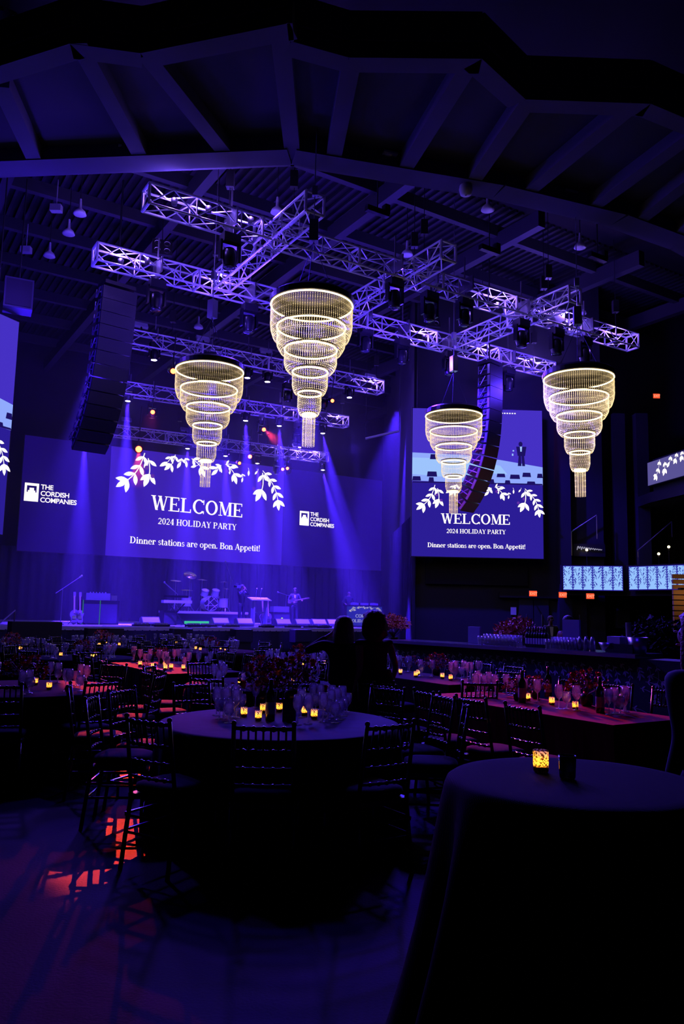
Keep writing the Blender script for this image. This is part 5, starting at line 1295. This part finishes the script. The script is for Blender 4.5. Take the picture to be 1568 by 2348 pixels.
vs = [(0, 0, CH)]; fs = []
for (rr, z, am, ph) in rings:
    for i in range(n):
        a = 2 * pi * i / n; q = rr + am * (sin(a * 9 + ph) + .5 * sin(a * 14 + 1 + ph)); vs.append((q * cos(a), q * sin(a), z))
fs += [(0, 1 + i, 1 + (i + 1) % n) for i in range(n)]
for j in range(len(rings) - 1): fs += [(1 + j * n + i, 1 + (j + 1) * n + i, 1 + (j + 1) * n + (i + 1) % n, 1 + j * n + (i + 1) % n) for i in range(n)]
o = MB().add(vs, fs).build('tablecloth', weave('dark woven cloth', (.005, .0045, .008)), loc=(CT.x, CT.y, .002), smooth=True); tag(o, 'dark woven floor-length cloth on the high cocktail table', 'tablecloth')
md = o.modifiers.new('s', 'SUBSURF'); md.levels = md.render_levels = 1
p = onz(1240, 1770, CH + .004)
o = put_votive(p.x, p.y, CH + .004, None, 'glowing amber mottled votive candle on the high cocktail table'); o.scale = (.98, .98, .98)
p = onz(1301, 1785, CH + .004)
tu = thing('votive_holder', 'unlit dark glass votive holder beside the glowing candle on the cocktail table', 'candle holder', p)
MB().lathe([(0, .001), (.024, .001), (.026, .006), (.029, .074), (.0275, .074), (.0245, .012), (0, .010)], 24).build('glass_cup', glassmat('smoky glass', (.12, .09, .10), (.8, .8, 1), .06, .08), tu, smooth=True)
MB().lathe([(0, .022), (.023, .022), (.023, .012)], 16).build('wax', pm('unlit wax', (.02, .01, .012), .6), tu)

# ------------------------------------------------------------------ bar
a, b = onz(895, 1467, 1.12), onz(1452, 1500, 1.12)
bd_ = V((b.x - a.x, b.y - a.y, 0)); BL = bd_.length; ba = math.atan2(bd_.y, bd_.x)
bar = thing('bar_counter', 'long dark bar with pale leaf drawings along its front', 'bar', (a.x, a.y, 0), ba)
MB().box((BL / 2, .32, 1.09), (BL + .1, .72, .06)).build('counter_top', pm('polished bar top', (.09, .09, .11), .12), bar)
MB().box((BL / 2 + .3, .36, .53), (BL + .7, .56, 1.05)).build('counter_body', pm('bar body', (.04, .04, .07), .6), bar)
P = []; rnd = random.Random(9); x = .1
while x < BL + .3:
    y0 = .98 - rnd.uniform(0, .06); P += branch(x, y0, x + rnd.uniform(-.05, .12), y0 - rnd.uniform(.16, .3), rnd.choice((2, 3)), rnd.uniform(.075, .1), .15, .3); x += rnd.uniform(.11, .16)
x = BL - .2
for k in range(7): P += branch(BL - .1 + rnd.uniform(0, .6), .85 - k * .09, BL + .2 + rnd.uniform(0, .4), .72 - k * .09, 2, .09, .1, .3)
polys_mesh(P, lambda x, y, z: V((x, .075, y)), 0).build('leaf_drawing', pm('pale leaf paint', (.8, .8, .9), .7), bar)
MB().box((BL / 2, -.045, 1.09), (BL + .1, .012, .05)).build('pale_edge', pm('bright counter edge', (.45, .45, .5), .25, .6), bar)  # pale metallic strip along the counter edge
def barp(x, dy=.2, z=1.122): q = V((cos(ba), sin(ba), 0)) * x + V((-sin(ba), cos(ba), 0)) * dy; return (a.x + q.x, a.y + q.y, z)
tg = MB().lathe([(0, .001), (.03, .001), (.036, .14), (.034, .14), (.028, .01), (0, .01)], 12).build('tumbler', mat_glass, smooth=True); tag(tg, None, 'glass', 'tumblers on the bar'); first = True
def barx(px):
    """distance along the bar seen in image column px"""
    d = ray(px, 1480); nx, ny = -sin(ba), cos(ba); k = (a.x * nx + a.y * ny) / (d.x * nx + d.y * ny); return (d.x * k - a.x) * cos(ba) + (d.y * k - a.y) * sin(ba)
for (x0_, x1_, nn, rws) in ((1085, 1165, 11, 2), (1240, 1300, 9, 2)):
    for k in range(nn):
        for rw in range(rws):
            q = barp(barx(x0_ + (x1_ - x0_) * k / (nn - 1)), .16 + rw * .14)
            o = tg if first else tg.copy()
            if not first: col.objects.link(o)
            first = False; o.location = q; o.scale = (1, 1, 1 + .25 * rw); member(o, 'tumbler in the %s row of the %s cluster on the bar, {} from the left' % (('front', 'back')[rw], 'left' if x0_ < 1200 else 'right'))
for k in range(8): put_bottle(*barp(barx(1182 + k * 6), .3), None, 'dark bottle in the row standing on the bar, {} from the left')
bx = thing('condiment_caddy', 'pale upright napkin and straw caddy near the right end of the bar', 'caddy', barp(barx(1407), .25), ba)
MB().box((0, 0, .06), (.42, .26, .12)).build('tray', mat_black, bx); MB().box((-.1, 0, .17), (.2, .2, .1)).build('napkin_stack', pm('napkins', (.6, .6, .65), .8), bx); MB().lathe([(0, .12), (.035, .12), (.04, .42), (.0, .42)], 12, (.08, 0, 0)).build('straw_holder', mat_steel, bx)
for i, px in enumerate((1312, 1326, 1340)):
    o = MB().lathe([(0, 0), (.04, 0), (.045, .13), (.03, .17), (.02, .2), (0, .2)], 14).build('cocktail_shaker', mat_steel, loc=barp(barx(px), .2), smooth=True); member(tag(o, None, 'shaker', 'steel shakers on the bar'), 'shiny steel shaker on the bar, {} of three from the left')
o = MB().lathe([(.02, 0), (.09, .02), (.14, .13), (.135, .13), (.08, .03), (0, .02)], 20).build('ice_bowl', mat_steel, loc=barp(barx(1375), .22), smooth=True); tag(o, 'shiny steel bowl on the bar left of the straw caddy', 'bowl')
o = MB().lathe([(.05, 0), (.10, .0), (.14, .22), (.13, .22), (.09, .02)], 20).build('wine_bucket', mat_steel, loc=barp(barx(1440), .25), smooth=True); tag(o, 'steel bucket at the right end of the bar', 'bucket')
o = MB().box((0, 0, .22), (.3, .04, .44)).build('bar_menu_board', pm('bluish board', (.3, .3, .45), .5), loc=barp(barx(1265), .5), rot=ba); tag(o, 'upright pale menu board standing behind the bottles on the bar', 'board')
o = MB().box((0, 0, .14), (.26, .04, .28)).build('bar_menu_board', pm('bluish board', (.3, .3, .45), .5), loc=barp(barx(1042), .5), rot=ba); tag(o, 'pale board on the bar beside the left red foliage', 'board')
# red foliage on the bar and a dark plant at its end
def bush(name, label, loc, rad, hh, mat, n=420, seed=1, stem_h=.3, cat='plant', ls=.09):
    rnd = random.Random(seed); r = thing(name, label, cat, loc)
    MB().lathe([(0, 0), (.12, 0), (.15, stem_h), (.13, stem_h)], 14).build('planter', mat_blackgloss, r, smooth=True)
    lf = MB(); st = MB()
    for k in range(n):
        a, e = rnd.uniform(0, 2 * pi), math.asin(rnd.uniform(-.2, 1)); q = rnd.random() ** .4
        p = V((cos(a) * cos(e) * rad * q, sin(a) * cos(e) * rad * q, stem_h + hh * .45 + sin(e) * hh * .55 * q))
        if k % 9 == 0: st.tube((0, 0, stem_h * .9), p, .005, 4)
        for j in range(2):
            d = (V((rnd.uniform(-1, 1), rnd.uniform(-1, 1), rnd.uniform(-.7, 1))) + V((p.x, p.y, 0))).normalized(); x = d.orthogonal().normalized(); L = ls * rnd.uniform(.6, 1.3)
            lf.add([p, p + d * L * .5 + x * L * .22, p + d * L, p + d * L * .5 - x * L * .22], [(0, 1, 2, 3)])
    lf.build('foliage', mat, r); st.build('stems', mat_leafd, r)
bush('red_foliage_plant', 'bushy dark red foliage plant right of the booth, left end of the bar', onz(905, 1460, 1.0) + V((0, .6, -1.0)) + V((0, 0, .85)), .42, .62, mat_leafr, seed=3, stem_h=.12)
bush('red_foliage_plant', 'bushy dark red foliage plant standing behind the bar left of its glasses', V(barp(barx(1086), 1.1, .9)), .38, .55, mat_leafr, seed=4, stem_h=.12)
for nm, lb, q in (('plant_stand', 'black stand under the dark red plant beside the booth', onz(905, 1460, 1.0) + V((0, .6, 0))), ('plant_stand', 'black stand under the red plant behind the bar', V(barp(barx(1086), 1.1, 0)))):
    h_ = .85 if 'booth' in lb else .9; o = MB().box((0, 0, h_ / 2 - .002), (.4, .4, h_ - .004)).build(nm, mat_black, loc=(q.x, q.y, 0)); tag(o, lb, 'stand')
q = at(1500, 1440, 12.5); bush('potted_tree', 'tall dark leafy plant in front of the slatted wall at the right', (q.x, q.y, 0), .5, 1.15, pm('dark green leaves', (.006, .010, .007), .8, spec=.1), 700, 6, .5, 'plant', .14)

# ------------------------------------------------------------------ people
mat_skin = pm('skin', (.42, .26, .20), .55); mat_skin2 = pm('brown skin', (.22, .12, .08), .5)
mat_dress = pm('black dress fabric', (.012, .012, .016), .85); mat_suit = pm('dark suit', (.03, .03, .045), .7); mat_shirt = pm('white shirt', (.7, .7, .72), .7)
def skinmesh(name, chains, mat, parent, sub=2):
    """chains: lists of ((x,y,z), radius); equal points are welded; first point is the root"""
    vs = []; rs = []; es = []; idx = {}
    def vid(p, r):
        k = tuple(round(c, 4) for c in p)
        if k not in idx: idx[k] = len(vs); vs.append(k); rs.append(r)
        return idx[k]
    for ch in chains:
        ids = [vid(p, r) for p, r in ch]; es += [(i, j) for i, j in zip(ids, ids[1:]) if i != j]
    me = bpy.data.meshes.new(name); me.from_pydata(vs, es, []); me.update()
    o = bpy.data.objects.new(name, me); col.objects.link(o); o.parent = parent
    o.modifiers.new('skin', 'SKIN').use_smooth_shade = True
    sv = me.skin_vertices[0].data
    for i, r in enumerate(rs):
        q = r if isinstance(r, tuple) else (r, r); sv[i].radius = q; sv[i].use_root = (i == 0)
    s = o.modifiers.new('sub', 'SUBSURF'); s.levels = s.render_levels = sub
    bpy.context.view_layer.update()
    dg = bpy.context.evaluated_depsgraph_get(); m2 = bpy.data.meshes.new_from_object(o.evaluated_get(dg))
    o.modifiers.clear(); o.data = m2; m2.materials.clear(); m2.materials.append(mat)
    m2.polygons.foreach_set('use_smooth', [True] * len(m2.polygons)); return o
def person(label, loc, face, H=1.72, armL=None, armR=None, hair='short', skin=mat_skin, top=mat_dress, bottom=mat_suit, hairc=(.05, .03, .02), sleeves=True, skirt=False, lean=(0, 0), headturn=0, wide=1.0, shirtfront=False):
    """faces +Y locally; armL / armR: (elbow, wrist) local positions"""
    k = H / 1.75
    r = thing('person', label, 'person', loc, face - pi / 2)
    def S(x, y, z): return (x * k, y * k, z * k)
    lx, ly = lean
    pel, wst, che, nck = S(0, 0, .97), S(lx * .3, ly * .3, 1.14), S(lx * .7, ly * .7, 1.32), S(lx, ly, 1.47)
    hb, hm, ht = S(lx, ly + .015, 1.56), S(lx, ly + .025, 1.635), S(lx, ly + .01, 1.70)
    R1 = lambda v: v * k
    body = [[(pel, R1(.07)), (wst, R1(.08)), (che, R1(.115)), (nck, R1(.052)), (hb, R1(.062)), (hm, (R1(.078), R1(.092))), (ht, R1(.055))], [(hm, R1(.088)), (S(lx, ly + .118, 1.615), R1(.012))]]
    arms = {}
    for sx, arm in ((-1, armL), (1, armR)):
        sh = S(lx + sx * .17 * wide, ly, 1.425)
        el, wr = arm if arm else ((sx * .235, -.02, 1.13), (sx * .245, .06, .88))
        el, wr = S(*el), S(*wr); arms[sx] = (sh, el, wr)
        d = (V(wr) - V(el)).normalized(); pm_ = V(wr) + d * .055 * k
        body.append([(che, R1(.11)), (sh, R1(.052)), (el, R1(.037)), (wr, R1(.024)), (tuple(pm_), (R1(.030), R1(.018)))])
        side = d.cross(V((0, 1, .2))).normalized()
        if side.length < .5: side = V((1, 0, 0))
        nn = d.cross(side)
        for j, ln in enumerate((.062, .072, .068, .052)):
            o_ = side * (j - 1.5) * .017 * k; p1 = pm_ + o_ + d * .03 * k; p2 = p1 + (d * .8 + nn * .35).normalized() * ln * .55 * k; p3 = p2 + (d * .5 + nn * .7).normalized() * ln * .5 * k
            body.append([(tuple(pm_), R1(.024)), (tuple(p1), R1(.0085)), (tuple(p2), R1(.0078)), (tuple(p3), R1(.006))])
        tb = V(wr) + d * .02 * k - side * .02 * k; t2 = tb - side * .028 * k + d * .03 * k
        body.append([(wr, R1(.024)), (tuple(tb), R1(.011)), (tuple(t2), R1(.009)), (tuple(t2 + d * .025 * k), R1(.007))])
        hp, kn, an, toe = S(sx * .09, 0, .92), S(sx * .10, .02, .5), S(sx * .10, -.02, .09), S(sx * .115, .14, .035)
        body.append([(pel, R1(.07)), (hp, R1(.058)), (kn, R1(.052)), (an, R1(.034)), (toe, R1(.026))])
        arms[sx] += (hp, kn, an, toe)
    b = skinmesh('body', body, skin, r)
    g = [[(S(0, 0, .90), (R1(.165 * wide), R1(.145))), (wst, (R1(.135 * wide), R1(.12))), (che, (R1(.15 * wide), R1(.13))), (S(lx, ly, 1.43), (R1(.08), R1(.08)))]]
    for sx in (-1, 1):
        sh, el, wr = arms[sx][:3]
        ch_ = [(che, (R1(.15 * wide), R1(.13))), (sh, R1(.068))]
        if sleeves: ch_ += [(el, R1(.052)), (tuple(V(el) + (V(wr) - V(el)) * .9), R1(.036))]
        else: ch_ += [(tuple(V(sh) + (V(el) - V(sh)) * .18), R1(.06))]
        g.append(ch_)
    skinmesh('shirt' if not skirt else 'dress_top', g, top, r)
    if skirt:
        MB().lathe([(R1(.14 * wide), R1(1.12)), (R1(.185 * wide), R1(.95)), (R1(.21 * wide), R1(.7)), (R1(.25 * wide), R1(.45)), (R1(.24 * wide), R1(.44))], 24, S(0, 0, 0)).build('skirt', top, r, smooth=True)
    else:
        g = [[(S(0, 0, 1.04), (R1(.145), R1(.13))), (S(0, 0, .93), (R1(.155), R1(.135)))]]
        for sx in (-1, 1):
            hp, kn, an, toe = arms[sx][3:]; g.append([(S(0, 0, .93), (R1(.155), R1(.135))), (hp, R1(.10)), (kn, R1(.072)), (tuple(V(an) + V((0, 0, .0))), R1(.058))])
        skinmesh('trousers', g, bottom, r)
    for sx in (-1, 1):
        an, toe = arms[sx][5:]
        MB().ball((toe[0], toe[1] - .07 * k, .035 * k), (.045 * k, .13 * k, .035 * k), 12, 6).build('shoe', mat_black, r, smooth=True)
        MB().ball((hm[0] + sx * .085 * k, hm[1] - .0, hm[2] - .01), (.012 * k, .02 * k, .03 * k), 8, 5).build('ear', skin, b, smooth=True)
        MB().ball((hm[0] + sx * .032 * k, hm[1] + .083 * k, hm[2] + .008 * k), (.014 * k, .010 * k, .007 * k), 8, 5).build('eye', mat_white if False else pm('eye white', (.8, .8, .8), .2), b, smooth=True)
    MB().ball((hm[0], hm[1] + .085 * k, hm[2] - .062 * k), (.026 * k, .012 * k, .007 * k), 8, 5).build('mouth', pm('lips', (.4, .12, .12), .4), b, smooth=True)
    hc = pm('hair %g' % hairc[0], hairc, .55, bump=.6, bscale=60); h = V(hm); mb = MB(); rnd = random.Random(int(H * 1000))
    if hair == 'short': mb.ball(h + V((0, -.018 * k, .04 * k)), (.093 * k, .10 * k, .088 * k), 16, 9)
    if hair == 'bun': mb.ball(h + V((0, -.018 * k, .04 * k)), (.095 * k, .10 * k, .09 * k), 16, 9).ball(h + V((.02, -.06 * k, .13 * k)), .05 * k, 10, 6)
    if hair in ('bob', 'curly'):
        prof = [(0, .125), (.05, .118), (.088, .09), (.108, .04), (.118, -.03), (.126, -.10), (.128, -.17), (.115, -.20)] if hair == 'bob' else [(0, .15), (.07, .14), (.115, .1), (.14, .03), (.15, -.05), (.145, -.13), (.11, -.18)]
        n = 36; vs = []; fs = []
        for j, (rr, z) in enumerate(prof):
            for i in range(n):
                t = 2 * pi * i / n; f = 1 + (.03 * sin(t * 18) if hair == 'bob' else .09 * sin(t * 7 + j * 1.7) + .06 * sin(t * 13 - j * 2.1))
                yy = sin(t) * rr * f
                if z < .045 and yy > .035: yy = .035 + (yy - .035) * .12       # open at the face
                vs.append((h.x + cos(t) * rr * f * k, h.y + (yy - .018) * k, h.z + z * k))
        for j in range(len(prof) - 1): fs += [(j * n + i, j * n + (i + 1) % n, (j + 1) * n + (i + 1) % n, (j + 1) * n + i) for i in range(n)]
        mb.add(vs, fs)
    if hair != 'bald': mb.build('hair', hc, b, smooth=True)
    if shirtfront: MB().add([(-.03 * k, .135 * k, 1.15 * k), (.03 * k, .135 * k, 1.15 * k), (.055 * k, .11 * k, 1.43 * k), (-.055 * k, .11 * k, 1.43 * k)], [(0, 1, 2, 3)]).build('shirt_front', mat_shirt, r)
    return r
# the two women between the tables, seen from behind
p = at(788, 1450, 8.3)
w1_ = person('person in black with straight shoulder-length hair, seen from behind, left elbow raised', (p.x, 8.3, 0), pi / 2 + .05, 1.56, armL=((-.44, .02, 1.33), (-.17, .10, 1.52)), hair='bob', hairc=(.16, .09, .05), top=mat_dress, sleeves=True, wide=1.38)
p = at(853, 1450, 8.25)
w2_ = person('person in a sleeveless black dress with curly hair, turning left, holding a paper', (p.x + .02, 8.2, 0), pi / 2 + .75, 1.60, armR=((.30, -.06, 1.14), (.27, .02, .87)), hair='curly', hairc=(.10, .045, .02), top=mat_dress, sleeves=False, skirt=True, wide=1.38)
o = MB().box((0, 0, 0), (.16, .012, .26)).build('paper_sheet', pm('pale paper', (.35, .35, .4), .7), loc=at(884, 1572, 8.1), rot=.5); tag(o, 'pale sheet held at the side of the curly-haired person', 'paper')
# figure cut by the right edge
p = at(1606, 1450, 3.9)
person('person in black standing at the right edge, mostly out of the frame', (p.x - .01, 3.9, 0), pi * .72, 1.64, hair='bob', hairc=(.45, .22, .08), top=mat_dress, bottom=mat_dress, wide=1.5)
# on stage
p = onstage(553, 31.6)
sg_ = person('person in dark clothes centre stage, both hands raised to the face', p, -pi / 2 + .35 + pi * .12, 1.80, armL=((-.20, .24, 1.32), (-.03, .22, 1.56)), armR=((.22, .22, 1.30), (.04, .22, 1.53)), hair='short', hairc=(.12, .1, .1), top=mat_suit)
hc_ = thing('video_camera', 'compact video camera with a bright top lamp, raised by the centre stage person', 'camera', p + V((-.16, -.20, 1.66)), -.4)
MB().box((0, 0, .04), (.16, .26, .13)).build('camera_body', pm('camera grey', (.2, .2, .25), .4), hc_); MB().tube((-.02, -.13, .04), (-.02, -.24, .04), .05, 12).build('lens', mat_blackgloss, hc_)
MB().box((0, -.05, .17), (.1, .05, .07)).tube((0, 0, .1), (0, -.05, .15), .01).build('top_lamp', mat_steel, hc_); MB().tube((0, .05, -.13), (0, .02, -.02), .02).build('grip', mat_black, hc_)
p = onstage(675, 32.7)
person('person in a dark jacket and pale shirt playing guitar on stage', p, -pi / 2 + .1, 1.78, armL=((-.27, .06, 1.2), (-.30, .30, 1.18)), armR=((.30, .02, 1.17), (.10, .24, 1.10)), hair='short', skin=mat_skin2, hairc=(.02, .02, .02), top=mat_suit, shirtfront=True)
g_ = guitar('guitar held by the person in the dark jacket', p + V((.05, -.26, 1.08)), 0, 0, .85, (.45, .3, .25)); g_.rotation_euler = (0, R(78), .1); g_.location = p + V((-.28, -.30, 1.12))
p = onstage(799, 34.3)
person('person with headphones standing behind the blue booth', p, -pi / 2 + .1, 1.80, armL=((-.3, .05, 1.16), (-.2, .3, 1.08)), armR=((.3, .05, 1.16), (.2, .3, 1.08)), hair='bald', top=mat_suit)
# bar staff
q = barp(barx(1200), 1.15, 0); person('person wearing a dark cap bending behind the bar bottles', q, ba - pi / 2, 1.62, hair='short', top=pm('dark red shirt', (.15, .03, .03), .7), skin=mat_skin2, lean=(-.08, .1))
q = at(1262, 1425, 22); person('person in a dark suit standing far behind the bar', (q.x, q.y, 0), -pi / 2, 1.62, hair='short', top=mat_suit, skin=mat_skin2, shirtfront=True)
# side stairs rail and black cases left of the stage
railing('dark handrail of the stairs left of the stage', [onv(0, 25.5, .1), onv(34, 26.5, .5)], .95)
o = MB().box((0, 0, .55), (1.5, .8, 1.1)).build('equipment_case', mat_black, loc=onv(82, 26.6, 0), rot=ANG); tag(o, 'black road case left of the lit stage edge', 'case')
sp = thing('hanging_speaker', 'dark loudspeaker box hanging at the upper left above the cut-off screen', 'speaker', at(42, 680, 21.0), R(25))
MB().box((0, 0, 0), (.75, .6, .85)).build('cabinet', pm('navy speaker cabinet', (.06, .06, .08), .5), sp); MB().box((0, -.31, 0), (.66, .02, .75)).build('front_grille', mat_arr, sp); MB().tube((0, 0, .42), (0, 0, 3.5), .02).build('cable', mat_black, sp)

# ------------------------------------------------------------------ labels that count from the left, helper prototypes placed
for pat, L in SETS.items():
    L = sorted(L, key=lambda o: proj(o.matrix_world.translation if False else o.location)[0])
    for i, o in enumerate(L):
        if len(L) == 1: o['label'] = pat.replace(', {} from the left', '').replace(', {} of three from the left', '')
        else: o['label'] = pat.format(ordw(i))
bpy.context.view_layer.update()
